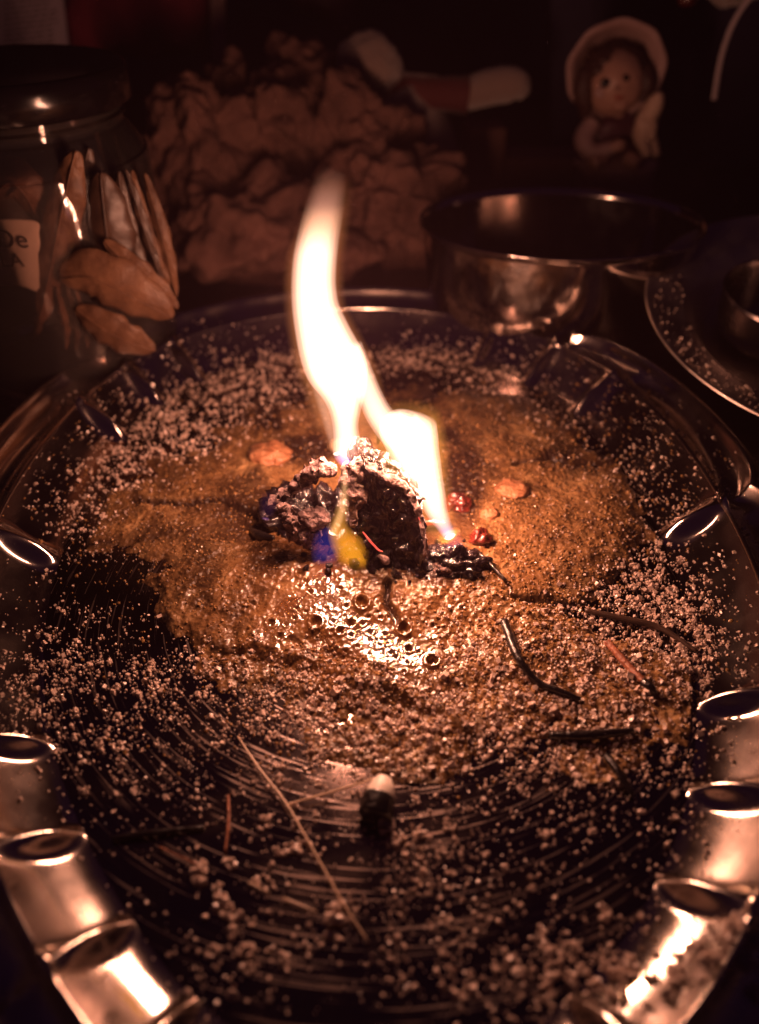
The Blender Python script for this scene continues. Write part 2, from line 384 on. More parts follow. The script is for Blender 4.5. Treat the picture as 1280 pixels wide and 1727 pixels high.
# ---------------------------------------------------------------- platter
TC = Vector((-.0063, -.012, 0)); TA, TB = .131, .182
RK = [(-64, 1.02), (-50, 1.0), (-38, .985), (-26, .965), (4, .955), (20, .985), (37, 1.02), (50, 1.02), (63, 1.0), (90, .995), (110, 1.01), (131, 1.06), (141, 1.07), (152, 1.025), (165, .985), (181, .95), (200, .925), (214, .915), (228, .918), (241, .94), (252, .99), (275, 1.03), (296, 1.02)]
_t = np.arange(0, 360); _v = np.interp((_t + 64) % 360 - 64, [k[0] for k in RK], [k[1] for k in RK])
_w = np.exp(-(np.arange(-24, 25) / 9.0) ** 2); _w /= _w.sum(); RTAB = np.array([np.sum(_w * _v[(np.arange(-24, 25) + i) % 360]) for i in range(360)])
def rfac(psi):
    d = np.degrees(psi) % 360; i = np.floor(d).astype(int) % 360; f = d - np.floor(d)
    return RTAB[i] * (1 - f) + RTAB[(i + 1) % 360] * f
RIBS = [63, 50, 37, 4, -26, -38, -50, -66, 131, 141, 152, 181, 214, 228, 241, 252]
def platter(psi, s):
    """psi array (radians), s in 0..1 wall and 1..2 flange; returns x,y,z"""
    d = np.degrees(psi)
    rib = np.zeros_like(psi)
    for r0 in RIBS:
        dd = (d - r0 + 180) % 360 - 180
        wdt = 1.0 if r0 in (4, 181) else (.72 if 30 < r0 < 160 else .72)
        rib = rib + np.exp(-(dd / wdt) ** 2 / 2)
    notch = np.zeros_like(psi)
    for r0 in (50, 7, -38, -66, 141, 177, 228, 252):
        dd = (d - r0 + 180) % 360 - 180
        notch = notch + np.exp(-np.abs(dd) / 3.5)
    if s <= 1:
        off = .022 * s; z = .0165 * s ** 1.9
        off = off - .0062 * rib * np.sin(math.pi * min(1, s * .93 + .03)) ** .8 * (.35 + .65 * s)
        z = z + .0045 * rib * np.sin(math.pi * min(1, s * .95 + .02)) ** .9
    else:
        t = s - 1
        off = .022 + .030 * t - .010 * notch * t
        z = .0165 + .0025 * math.exp(-((t - .03) / .06) ** 2) - .0055 * math.sin(math.pi * min(1, t / .75)) + .0040 * math.exp(-((t - .80) / .09) ** 2) - .004 * max(0, t - .9) * 10 * .5
        z = z + .0025 * rib * max(0, 1 - t * 1.4) - .002 * notch * t
        z = z + 0 * psi
    off = off + 0 * psi
    nx, ny = TB * np.cos(psi), TA * np.sin(psi); l = np.hypot(nx, ny); nx, ny = nx / l, ny / l
    rf = rfac(psi); return TC.x + TA * rf * np.cos(psi) + nx * off, TC.y + TB * rf * np.sin(psi) + ny * off, z
NP = 1440
psi = np.linspace(0, 2 * math.pi, NP, endpoint=False)
pl = empty('serving_platter', (TC.x, TC.y, TABLE), 'large oval polished steel platter with fluted rim holding the fire and white crystals', 'platter')
def rings(name, ss, material, thick_under=False):
    V = np.concatenate([np.stack(platter(psi, s), 1) for s in ss]); n = len(ss); k = np.arange(NP)
    F = np.concatenate([np.stack([i * NP + k, i * NP + (k + 1) % NP, (i + 1) * NP + (k + 1) % NP, (i + 1) * NP + k], 1) for i in range(n - 1)])
    return mesh_np(name, V, F, material, pl)
rings('fluted_wall', list(np.linspace(0, 1, 40)), M['platter_rim'])
rings('flange', list(1 + np.linspace(0, 1, 46)), M['platter_rim'])
# rolled lip under the edge
xo, yo, zo = platter(psi, 2.0)
V = []; F = []
cx, cy_ = TC.x, 0
for j in range(9):
    a = j / 8 * math.pi * 1.2
    rr = .0012
    nx, ny = TB * np.cos(psi), TA * np.sin(psi); l = np.hypot(nx, ny)
    V.append(np.stack([xo + nx / l * rr * math.sin(a), yo + ny / l * rr * math.sin(a), zo - rr + rr * math.cos(a)], 1))
k = np.arange(NP)
F = np.concatenate([np.stack([i * NP + k, i * NP + (k + 1) % NP, (i + 1) * NP + (k + 1) % NP, (i + 1) * NP + k], 1) for i in range(8)])
mesh_np('rolled_lip', np.concatenate(V), F, M['platter_rim'], pl)
# floor disc
NR = 60
V = [(TC.x, TC.y, 0)]
for j in range(1, NR + 1):
    t = j / NR
    for i in range(0, NP, 4): V.append((TC.x + TA * t * rfac(psi[i]) * math.cos(psi[i]), TC.y + TB * t * rfac(psi[i]) * math.sin(psi[i]), 0))
n4 = NP // 4; F = []
for j in range(NR - 1):
    for i in range(n4):
        a = 1 + j * n4; F.append((a + i, a + n4 + i, a + n4 + (i + 1) % n4, a + (i + 1) % n4))
me = bpy.data.meshes.new('well'); me.from_pydata(V, [], F + [(0, 1 + i, 1 + (i + 1) % n4) for i in range(n4)]); me.materials.append(M['platter_floor'])
o = bpy.data.objects.new('well', me); C.objects.link(o); o.parent = pl; o.matrix_parent_inverse = Matrix.Translation(-Vector(pl.location))
# foot under the well
lathe('foot', [(TA * .80, 0), (TA * .82, .0026), (TA * .77, .0026)], (TC.x, TC.y, TABLE), M['platter_rim'], pl, squash=(1, TB / TA))

def tray_off(x, y):
    y = y - TC.y; r = math.hypot((x - TC.x) / TA, y / TB) / float(rfac(math.atan2(y / TB, (x - TC.x) / TA)))
    return (r - 1) * math.hypot(x - TC.x, y) / max(r, 1e-6)
def tray_z(x, y):
    o_ = tray_off(x, y)
    if o_ <= 0: return 0
    if o_ < .022: return .0165 * (o_ / .022) ** 1.9
    if o_ < .05:
        t = (o_ - .022) / .030; return .0165 - .0055 * math.sin(math.pi * min(1, t / .75))
    return TABLE if o_ > .056 else .014

# ---------------------------------------------------------------- resin crust (height field)
STEP = .00055
gx = np.arange(-.135, .13, STEP); gy = np.arange(-.12, .165, STEP)
GX, GY = np.meshgrid(gx, gy, indexing='ij'); U, W = proj(GX, GY, 0.0)
wob = 44 * fbm_np(GX, GY, 110, 11, 5) + 40 * fbm_np(GX, GY, 30, 21, 2)
plate_l = [(150, 890), (205, 800), (330, 745), (420, 700), (500, 670), (600, 640), (760, 640), (880, 668), (980, 722), (1065, 800), (1095, 900), (1050, 965),
           (1000, 1015), (960, 1035), (1030, 1110), (980, 1190), (860, 1215), (760, 1200), (700, 1185), (560, 1130), (450, 1090), (380, 1110), (300, 1085), (262, 1050), (275, 1010), (240, 985), (268, 950), (200, 935), (165, 955), (120, 930)]
front = [(330, 1110), (520, 1060), (800, 1100), (1010, 1060), (1180, 1130), (1190, 1240), (1050, 1290), (880, 1330), (700, 1330), (520, 1300), (430, 1220)]
d1 = poly_sdf(U, W, plate_l) + wob
d2 = poly_sdf(U, W, front) + wob * 1.3
f1, f2, idr = worley(GX, GY, 520, 5); c1, c2, cid = worley(GX, GY, 210, 6); e1, e2, eid = worley(GX, GY, 900, 9)
plate = sstep(-6, 26, d1); plate = plate * (.35 + .65 * sstep(0, 90, d1))
H1 = plate * (.0034 + .0026 * fbm_np(GX, GY, 22, 31, 3) + .0024 * fbm_np(GX, GY, 70, 41, 4)) 
H1 += plate * (.00075 * (1 - f1) * (idr > .35) + .00035 * (.6 - c1) + .0004 * fbm_np(GX, GY, 260, 51, 3))
fr = sstep(-20, 50, d2)
g2 = worley(GX, GY, 300, 15)
H2 = fr * .0035 * np.clip(fbm_np(GX, GY, 48, 61, 5) - .10 + .45 * sstep(0, 110, d2) * sstep(1290, 1150, W), 0, .5) + (fr > .05) * (np.clip(fbm_np(GX, GY, 55, 71, 3) + .30 * fr + .02, 0, .35) * 3) * .0013 * np.sqrt(np.clip(1 - g2[0] * 1.3, 0, 1))
H = np.maximum(H1, H2) + .25 * np.minimum(H1, H2)
# ridge arcs of the cooled flow in front
for pl_, wdt, hgt in (([(450, 1095), (560, 1130), (650, 1165), (760, 1205), (800, 1240)], 12, .0030), ([(560, 1165), (640, 1172), (700, 1200)], 16, .0012),
                      ([(820, 1010), (900, 1050), (960, 1090), (1000, 1130)], 9, .0018), ([(285, 1050), (310, 1035), (330, 1010)], 9, .0016),
                      ([(420, 1100), (470, 1060), (520, 1020), (560, 1005)], 8, .0016)):
    H += hgt * np.exp(-(line_dist(U + wob * .5, W, pl_) / wdt) ** 2)
# hollow under the ridge
H -= .0022 * np.exp(-(line_dist(U + wob * .5, W, [(520, 1120), (600, 1150), (690, 1165)]) / 15) ** 2) * plate
# pit the fire has melted round the coals
pit = np.exp(-(((U - 640) / 150) ** 2 + ((W - 870) / 105) ** 2) ** 2)
H = H * (1 - .55 * pit)
SQ = []
# dark beady hollows beside the coals
for (bx, by, rx, ry) in ((505, 765, 70, 28), (785, 815, 45, 75)):
    q = np.exp(-(((U - bx + wob * .6) / rx) ** 2 + ((W - by) / ry) ** 2) ** 2)
    b1, b2, bid = worley(GX, GY, 420, 77)
    H = H * (1 - .75 * q) + q * .0014 * np.sqrt(np.clip(1 - (b1 * 1.55) ** 2, 0, 1)); SQ.append(q)
# cracks
darkening = .8 * np.clip(fbm_np(GX, GY, 34, 101, 5) * 2.6 - .25, 0, 1) + np.exp(-(((U - 645 + wob * .5) / 155) ** 2 + ((W - 925 + wob * .4) / 95) ** 2) ** 2) * .9 + .45 * sstep(60, 0, d1) * (H1 > H2) + .85 * sstep(765, 700, W + 40 * fbm_np(GX, GY, 50, 111, 4)) * (.7 + .6 * fbm_np(GX, GY, 120, 121, 3)) + .6 * np.exp(-(((U - 960) / 90) ** 2 + ((W - 800) / 60) ** 2)) * (.6 + fbm_np(GX, GY, 90, 131, 4))  # soot round the coals; mottling, crust edge and far side are simply darker
for pl_ in ([(225, 848), (300, 858), (380, 858), (430, 880)], [(860, 790), (930, 784), (1000, 787), (1075, 785)], [(425, 670), (445, 700), (470, 725)],
            [(735, 630), (725, 665), (712, 690)], [(860, 1020), (960, 1025), (1060, 1055)], [(650, 1010), (655, 1040), (668, 1070)], [(250, 1000), (262, 1050)]):
    dd = line_dist(U + wob * .35, W + wob * .2, pl_); H -= plate * .0034 * np.exp(-(dd / 5.0) ** 2); darkening = darkening + np.exp(-(dd / 6) ** 2)  # cracks are cut into the height and coloured darker
for q in SQ: darkening = darkening + q
# bubbles of the boiling film
BUB = []
rb = random.Random(5)
band = [(470, 1075), (500, 1050), (540, 1020), (565, 1050), (600, 1075), (640, 1090), (690, 1112), (730, 1135)]
cb = catmull(np.array(band, float), 60)
for i in range(260):
    k = rb.randrange(60); x, y = cb[k]; r = rb.choice([3, 4, 5, 5, 6, 8, 12]) * (1.0 if i < 60 else .7)
    x += rb.gauss(0, 20); y += rb.gauss(0, 14)
    if all(math.hypot(x - a, y - b) > (r + c) * .95 for a, b, c in BUB): BUB.append((x, y, r))
for i in range(70):
    x, y = rb.uniform(400, 950), rb.uniform(990, 1200); r = rb.uniform(3, 6)
    if all(math.hypot(x - a, y - b) > (r + c) * 1.1 for a, b, c in BUB): BUB.append((x, y, r))
film = np.exp(-(line_dist(U + wob * .4, W, band) / 30) ** 2)
H += .0070 * np.exp(-(((U - 575) / 200) ** 2 + ((W - 985) / 80) ** 2)) * np.clip(sstep(-6, 26, d1) + sstep(0, 40, d2), 0, 1)
fm = np.clip(film * 1.6, 0, 1) * np.clip(sstep(-6, 26, d1) + sstep(0, 40, d2), 0, 1)
H = H * (1 - fm) + fm * (.0026 + .0085 * np.exp(-(((U - 575) / 190) ** 2 + ((W - 985) / 80) ** 2)) + .0007 * fbm_np(GX, GY, 80, 81, 2))
darkening = darkening * (1 - fm)
for x, y, r in BUB:
    m = (np.abs(U - x) < r * 2.2) & (np.abs(W - y) < r * 2.2)
    dd = np.hypot(U[m] - x, (W[m] - y) * 1.25) / r
    H[m] += (.00010 * r) * (np.exp(-((dd - 1) / .26) ** 2) - 1.3 * np.exp(-(dd / .75) ** 4))
wet = np.clip(np.exp(-(((U - 640) / 230) ** 2 + ((W - 960) / 130) ** 2) ** 1.5) + film + .8 * np.exp(-(((U - 560) / 260) ** 2 + ((W - 1130) / 70) ** 2)), 0, 1) * (.55 + .45 * (fbm_np(GX, GY, 60, 91, 3) > -.15))
# outside the crust nothing
tiny = .00018
rell = np.hypot((GX - TC.x) / TA, (GY - TC.y) / TB) / rfac(np.arctan2((GY - TC.y) / TB, (GX - TC.x) / TA))
ok = (H > tiny) & (rell < .985)
nx_, ny_ = GX.shape
idx = np.arange(nx_ * ny_).reshape(nx_, ny_)
quad_ok = ok[:-1, :-1] | ok[1:, :-1] | ok[1:, 1:] | ok[:-1, 1:]
Fq = np.stack([idx[:-1, :-1], idx[1:, :-1], idx[1:, 1:], idx[:-1, 1:]], -1)[quad_ok]
used = np.unique(Fq); remap = np.full(nx_ * ny_, -1); remap[used] = np.arange(len(used))
Hz = np.where(ok, H, -.0006)
VV = np.stack([GX.ravel(), GY.ravel(), Hz.ravel()], 1)[used]
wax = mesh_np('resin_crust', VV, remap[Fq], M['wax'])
tag(wax, 'brown melted resin crust, cracked and bubbling, spread over the middle of the platter', 'resin')
at = wax.data.attributes.new('wet', 'FLOAT', 'POINT'); at.data.foreach_set('value', wet.ravel()[used].astype(np.float32))
at = wax.data.attributes.new('film', 'FLOAT', 'POINT'); at.data.foreach_set('value', np.clip(film * 1.4, 0, 1).ravel()[used].astype(np.float32))
at = wax.data.attributes.new('darkening', 'FLOAT', 'POINT'); at.data.foreach_set('value', np.clip(darkening, 0, .95).ravel()[used].astype(np.float32))
def crust_z(x, y):
    i = int((x - gx[0]) / STEP); j = int((y - gy[0]) / STEP)
    if 0 <= i < nx_ and 0 <= j < ny_ and rell[i, j] < .985: return max(0, float(H[i, j]))
    return tray_z(x, y)

# ---------------------------------------------------------------- salt
def wet_here(px, py):
    return ((px - 640) / 165) ** 2 + ((py - 930) / 105) ** 2 < 1 or (440 < px < 740 and 985 < py < 1150 and float(line_dist(np.array([px]), np.array([py]), band)[0]) < 34)
ico = bmesh.new(); bmesh.ops.create_icosphere(ico, subdivisions=1, radius=1); ico.verts.ensure_lookup_table()
IV = np.array([v.co[:] for v in ico.verts]); IF = np.array([[v.index for v in f.verts] for f in ico.faces]); ico.free()
cube = np.array([(x, y, z) for x in (-1, 1) for y in (-1, 1) for z in (-1, 1)], float) * .72
CF = np.array([(0, 1, 3), (0, 3, 2), (4, 6, 7), (4, 7, 5), (0, 4, 5), (0, 5, 1), (2, 3, 7), (2, 7, 6), (0, 2, 6), (0, 6, 4), (1, 5, 7), (1, 7, 3)])
def rotm(n):
    q = RNG.normal(size=(n, 4)); q /= np.linalg.norm(q, axis=1)[:, None]; a, b, c, d = q.T
    return np.stack([np.stack([a*a+b*b-c*c-d*d, 2*(b*c-a*d), 2*(b*d+a*c)], 1), np.stack([2*(b*c+a*d), a*a-b*b+c*c-d*d, 2*(c*d-a*b)], 1), np.stack([2*(b*d-a*c), 2*(c*d+a*b), a*a-b*b-c*c+d*d], 1)], 1)
def grains(name, pts, rad, material, base=None):
    n = len(pts); Vb, Fb = (IV, IF) if base is None else base
    Rm = rotm(n); sc_ = rad[:, None] * RNG.uniform(.65, 1.2, (n, 3))
    V = (Vb[None] * (1 + RNG.uniform(-.28, .2, (n, len(Vb), 1)))) * sc_[:, None, :]
    V = np.einsum('nij,nkj->nki', Rm, V) + pts[:, None, :]
    F = (Fb[None] + (np.arange(n) * len(Vb))[:, None, None]).reshape(-1, 3)
    return mesh_np(name, V.reshape(-1, 3), F, material, smooth=False)
BL = [  # pixel blobs: x, y, sx, sy, count, size factor
    (400, 650, 75, 28, 900, 1.0), (290, 725, 55, 30, 700, 1.1), (470, 610, 45, 12, 350, .8), (200, 790, 40, 30, 350, 1), (130, 870, 40, 30, 250, .9), (330, 700, 110, 50, 600, .8),
    (700, 605, 60, 16, 700, .8), (830, 640, 50, 18, 300, .9), (940, 690, 60, 28, 220, .8), (1080, 800, 50, 50, 330, .8), (1120, 900, 40, 40, 200, .8),
    (1100, 990, 50, 45, 600, 1.05), (1130, 1060, 50, 45, 450, 1), (1040, 1040, 60, 40, 500, 1), (1180, 1120, 35, 40, 300, 1),
    (1000, 1120, 110, 60, 1100, 1.1), (900, 1180, 120, 60, 1000, 1.1), (750, 1230, 160, 50, 1000, 1.0), (600, 1200, 110, 45, 1000, 1.0), (500, 1170, 70, 40, 500, 1),
    (200, 1170, 90, 50, 360, .75), (110, 1110, 60, 60, 330, .75), (300, 1140, 90, 25, 330, .85), (180, 1280, 80, 60, 260, .8), (330, 1300, 110, 90, 420, .8), (60, 1170, 40, 50, 300, .9),
    (850, 1320, 180, 60, 650, .8), (1050, 1220, 100, 60, 500, .9), (1080, 1400, 110, 110, 260, .8), (900, 1450, 170, 90, 180, .7), (640, 1420, 90, 70, 240, .8),
    (720, 1490, 60, 50, 300, .8), (760, 1580, 110, 60, 230, .8), (620, 1600, 120, 60, 150, .9), (930, 1640, 120, 26, 260, .9), (1080, 1680, 110, 35, 220, 1.1), (1000, 1600, 90, 30, 120, .8), (1210, 1650, 40, 40, 90, 1.3), (850, 1660, 80, 40, 160, .9),
    (450, 1450, 120, 90, 150, .9), (380, 1620, 80, 60, 120, 1), (150, 1040, 60, 40, 130, 1), (170, 960, 60, 30, 120, .7), (250, 900, 120, 60, 260, .5), (950, 900, 90, 80, 420, .5),
    (800, 1080, 90, 60, 420, .7), (1190, 1330, 40, 40, 60, .8), (1100, 760, 90, 70, 60, .9), (340, 600, 70, 25, 60, .7), (820, 570, 60, 30, 60, .9), (1240, 840, 40, 40, 60, .9)]
PT = []; RD = []
for (x, y, sx, sy, n, f) in BL:
    for i in range(int(n * 1.5)):
        px, py = RNG.normal(x, sx), RNG.normal(y, sy)
        if not (-60 < px < 1340 and 560 < py < 1850): continue
        p = P(px, py, 0); o_ = tray_off(p.x, p.y)
        if o_ > .05: continue
        if wet_here(px, py): continue
        if ((px - 180) / 75) ** 2 + ((py - 985) / 38) ** 2 < 1 and RNG.random() < .85: continue
        if (noise.noise(Vector((p.x * 130, p.y * 130, 0))) < -.12) and RNG.random() < .8: continue   # gathers in drifts
        z = crust_z(p.x, p.y); r = float(np.clip(RNG.lognormal(math.log(.00033), .55), .00014, .0012)) * f
        PT.append((p.x, p.y, z + r * .55)); RD.append(r)
PT = np.array(PT); RD = np.array(RD)
print('grains', len(PT))
sg = grains('salt_grains', PT, RD, M['salt'], (cube, CF))
tag(sg, 'fine white salt grains strewn over the whole platter', 'salt', kind='stuff')

PT = []; RD = []
M['crumb'] = mat('resin_crumb', (.36, .21, .09), .22, 0, col2=(.15, .07, .024), nscale=300, spec=.5)
for (x, y, sx, sy, n) in ((330, 900, 130, 90, 2200), (940, 880, 110, 110, 3200), (800, 700, 110, 40, 500), (500, 700, 90, 40, 400), (600, 1150, 180, 50, 2200), (900, 1100, 120, 70, 2200), (700, 1250, 200, 40, 1300)):
    for i in range(n):
        px, py = RNG.normal(x, sx), RNG.normal(y, sy)
        if not (20 < px < 1260 and 600 < py < 1400) or wet_here(px, py): continue
        p = P(px, py, 0); z = crust_z(p.x, p.y)
        if z < .0006 and RNG.random() < .6: continue
        r = float(np.clip(RNG.lognormal(math.log(.00038), .4), .0002, .0009)); PT.append((p.x, p.y, z + r * .25)); RD.append(r)
cr_ = grains('resin_crumbs', np.array(PT), np.array(RD), M['crumb']); tag(cr_, 'brown resin crumbs covering the crust round the coals', 'resin crumbs', kind='stuff')

def clump_mesh(i):
    r = random.Random(i); n = r.randint(10, 18); pts = []; rad = []
    for k in range(n):
        a = r.uniform(0, 6.28); d = r.random() ** .6
        pts.append((math.cos(a) * d, math.sin(a) * d * .75, r.uniform(0, .7) * (1.1 - d))); rad.append(r.uniform(.22, .42))
    o = grains('salt_clump', np.array(pts), np.array(rad), M['salt']); me = o.data; bpy.data.objects.remove(o); return me
CM = [clump_mesh(i) for i in range(8)]
REG = [('knobbly white salt clump in the drift near the far left rim', 'salt clumps in the far left drift', [(400, 650, 60, 20, 16, .8), (290, 725, 45, 22, 16, .9), (190, 800, 30, 25, 8, .9), (130, 870, 30, 20, 5, .9)]),
       ('knobbly white salt clump beyond the crust near the far rim', 'salt clumps beyond the crust', [(700, 605, 50, 8, 12, .7), (840, 640, 40, 10, 7, .7)]),
       ('knobbly white salt clump in the thick patch by the right rim', 'salt clumps in the right hand patch', [(1100, 990, 45, 38, 26, .9), (1130, 1060, 40, 30, 12, .9), (1190, 1130, 16, 25, 6, 1), (1000, 1110, 80, 40, 16, .9)]),
       ('knobbly white salt clump on the scratched metal at left', 'salt clumps on the metal at left', [(230, 1160, 90, 40, 16, .85), (190, 1270, 60, 50, 9, .9), (90, 1130, 40, 30, 5, .8), (440, 1110, 60, 30, 4, .8)]),
       ('knobbly white salt clump in front of the resin crust', 'salt clumps in front of the crust', [(760, 1280, 170, 40, 26, .9), (1000, 1250, 100, 50, 12, .8), (600, 1240, 100, 30, 12, .8), (900, 1400, 150, 80, 12, .8)]),
       ('knobbly white salt clump lying near the front of the platter', 'salt clumps near the front', [(500, 1420, 40, 40, 7, 1.3), (700, 1390, 40, 30, 8, 1.2), (420, 1490, 50, 30, 7, 1.3), (560, 1550, 14, 10, 2, 1.9), (400, 1600, 50, 30, 5, 1.3), (330, 1460, 25, 12, 3, 1.4), (1050, 1500, 80, 60, 6, .9)]),
       ('rough salt clump in the heap at the near right rim', 'salt clumps heaped at the near right rim', [(1100, 1650, 70, 25, 12, 1.3), (1215, 1640, 26, 30, 6, 1.7), (950, 1640, 80, 25, 8, 1.1)])]
n_cl = 0
for label, group, blobs in REG:
    for (x, y, sx, sy, n, f) in blobs:
        for i in range(n):
            px, py = RNG.normal(x, sx), RNG.normal(y, sy)
            if not (5 < px < 1275 and 560 < py < 1720): continue
            p = P(px, py, 0)
            if tray_off(p.x, p.y) > .045 or wet_here(px, py): continue
            o = bpy.data.objects.new('salt_clump', CM[RNG.integers(8)]); C.objects.link(o)
            s = float(RNG.uniform(.0012, .0023)) * f; o.scale = (s, s, s); o.location = (p.x, p.y, crust_z(p.x, p.y) + s * .15); o.rotation_euler = (0, 0, float(RNG.uniform(0, 6.28)))
            tag(o, label, 'salt clump', group); n_cl += 1
for label, group, _b in REG:
    g_ = sorted([o for o in C.objects if o.get('group') == group], key=lambda o: -o.scale.x)
    g_[0]['label'] = 'largest ' + label; g_[-1]['label'] = 'smallest ' + label

# ---------------------------------------------------------------- twigs and scraps on the platter
def on(px, py, dz=0):
    p = P(px, py, 0); p.z = crust_z(p.x, p.y) + dz; return p
def stick(name, pix, r, material, label, cat, n=24, amp=.00015, group=None, dz=.001, **kw):
    pts = [on(x, y, (d if isinstance(d, (int, float)) else dz)) for x, y, *rest in pix for d in [rest[0] if rest else dz]]
    zs = [p.z for p in pts]; 
    rr = r if isinstance(r, (list, tuple)) else [r] * len(pts)
    base = empty(name, tuple(pts[0]), label, cat, group) if kw.get('parts') else None
    o = tube(name, pts, rr, material, n=n, seg=8, noise_amp=amp, nfreq=500)
    return tag(o, label, cat, group)
stick('straw', [(402, 1248, .0018), (440, 1305, .002), (482, 1360, .0022), (540, 1460, .002), (580, 1530, .0018), (622, 1592, .001)], [.00026, .00032, .00034, .0003, .00028, .0002], M['straw'], 'long thin pale straw lying aslant over the front of the platter', 'straw', amp=.0001)
stick('straw', [(486, 1362, .0016), (560, 1344, .0026), (632, 1326, .004)], [.0003, .0004, .0003], M['straw'], 'short pale straw running to the pale-tipped stub', 'straw', amp=.0001)
stick('straw', [(420, 1492, .001), (455, 1508, .001)], [.0003, .00022], M['straw'], 'tiny bright straw scrap left of two near the front', 'straw', n=8)
stick('straw', [(478, 1518, .001), (535, 1540, .001)], [.0003, .00022], M['straw'], 'tiny bright straw scrap beside a large salt clump', 'straw', n=8)
stick('straw', [(270, 1432, .001), (330, 1460, .001)], [.0004, .0003], M['bark'], 'small dull straw scrap at the left end of the front salt clumps', 'straw', n=8)
stick('curled_twig', [(848, 1068, .002), (858, 1100, .002), (872, 1135, .0018), (905, 1162, .0016), (945, 1178, .0014), (978, 1186, .001)], [.0016, .0017, .0014, .0013, .0011, .0007], M['black_twig'], 'black glossy curved burnt twig on the crust right of centre', 'twig', amp=.0002)
o = stick('bark_stick', [(1022, 1092, .002), (1050, 1125, .002), (1082, 1163, .002)], [.0014, .0015, .0013], M['bark'], 'short reddish brown stick with a burnt end among the salt', 'stick', n=14)
tb = tube('burnt_end', [on(1081, 1162, .002), on(1092, 1172, .0018), on(1103, 1180, .0014)], [.0014, .0016, .0008], M['black_twig'], seg=8, n=8, noise_amp=.0002); tb.parent = o
stick('black_stick', [(925, 1246, .0016), (990, 1250, .0018), (1065, 1240, .0016)], [.0011, .0018, .0010], M['black_twig'], 'black charred stick lying level right of the front', 'stick', n=14)
stick('black_stick', [(1020, 1282, .0015), (1040, 1310, .0015), (1066, 1345, .0012)], [.0012, .0014, .0008], M['black_twig'], 'short black charred stick leaning down from the level one', 'stick', n=12)
stick('plant_stem', [(985, 1035, .002), (1050, 1050, .002), (1110, 1065, .002), (1175, 1105, .0016)], [.0009, .0012, .0012, .0007], M['dark_leaf'], 'long thin dark stem beside the thick salt patch', 'stem', n=20)
stick('plant_stem', [(190, 1418, .0012), (265, 1408, .0014), (345, 1398, .001)], [.0007, .0009, .0005], M['black_twig'], 'thin black stem on bare metal at the left', 'stem', n=12)
stick('plant_stem', [(385, 1345, .001), (386, 1390, .0012), (380, 1440, .001)], [.0004, .0005, .0003], M['bark'], 'thin brown stem standing apart left of the long straw', 'stem', n=12)
stick('wet_twig', [(800, 950, .002), (822, 975, .002), (850, 1002, .0015)], [.0010, .0008, .0006], M['black_twig'], 'thin wet twig running out from the right of the coals', 'twig', n=12)
stick('black_scrap', [(425, 908, .0015), (440, 925, .002), (465, 938, .001)], [.001, .0022, .0008], M['black_twig'], 'small black flake left of the coals', 'flake', n=10)
# the pale-tipped stub
st = on(632, 1385); sb = empty('burnt_stub', (st.x, st.y, 0), 'glossy black stub with a pale blunt tip standing near the front', 'stub')
a = Vector((st.x, st.y, .003)); b = Q(648, 1312, st.y + .011)
tube('stub_body', [a, a.lerp(b, .45), a.lerp(b, .54)], [.0052, .0050, .0044], M['black_twig'], sb, seg=16, n=14, noise_amp=.0003)
tube('stub_tip', [a.lerp(b, .50), a.lerp(b, .80), b], [.0046, .0036, .0024], M['pale_tip'], sb, seg=16, n=10, noise_amp=.0003)

# amber and pale lumps in the crust
def pix_lump(name, px, py, rpx, hz, material, label, cat, seed, **kw):
    p = on(px, py); m = mpp(p); o = lump(name, (p.x, p.y, p.z + hz * .05), (rpx * m, rpx * m * .9, hz), material, sub=4, seed=seed, **kw); return tag(o, label, cat)
pix_lump('amber_lump', 455, 775, 36, .006, M['amber'], 'pale amber resin lump at the left behind the coals', 'resin lump', 3, amp=.25)
pix_lump('amber_lump', 862, 838, 28, .0035, M['amber'], 'flat pale resin block in the crust right of the flame', 'resin lump', 4, amp=.25)
pix_lump('amber_lump', 690, 806, 24, .007, M['amber'], 'pinkish resin lump just behind the tallest coal', 'resin lump', 5, amp=.25)
pix_lump('red_lump', 772, 858, 22, .005, M['red_resin'], 'glossy red resin lump right of the flame', 'resin lump', 6, amp=.5)
pix_lump('red_lump', 808, 925, 17, .004, M['red_resin'], 'small red resin lump at the right foot of the coals', 'resin lump', 7, amp=.6)
pix_lump('amber_lump', 825, 880, 16, .003, M['amber'], 'small golden resin flake right of the red lump', 'resin lump', 8, amp=.25)
tube_o = tube('red_sliver', [on(712, 905, .004), on(730, 904, .005), on(752, 905, .004)], [.0018, .002, .0017], M['red_resin'], seg=8, n=8, noise_amp=.0003); tag(tube_o, 'thin red sliver between the tallest coal and the right flame', 'resin')

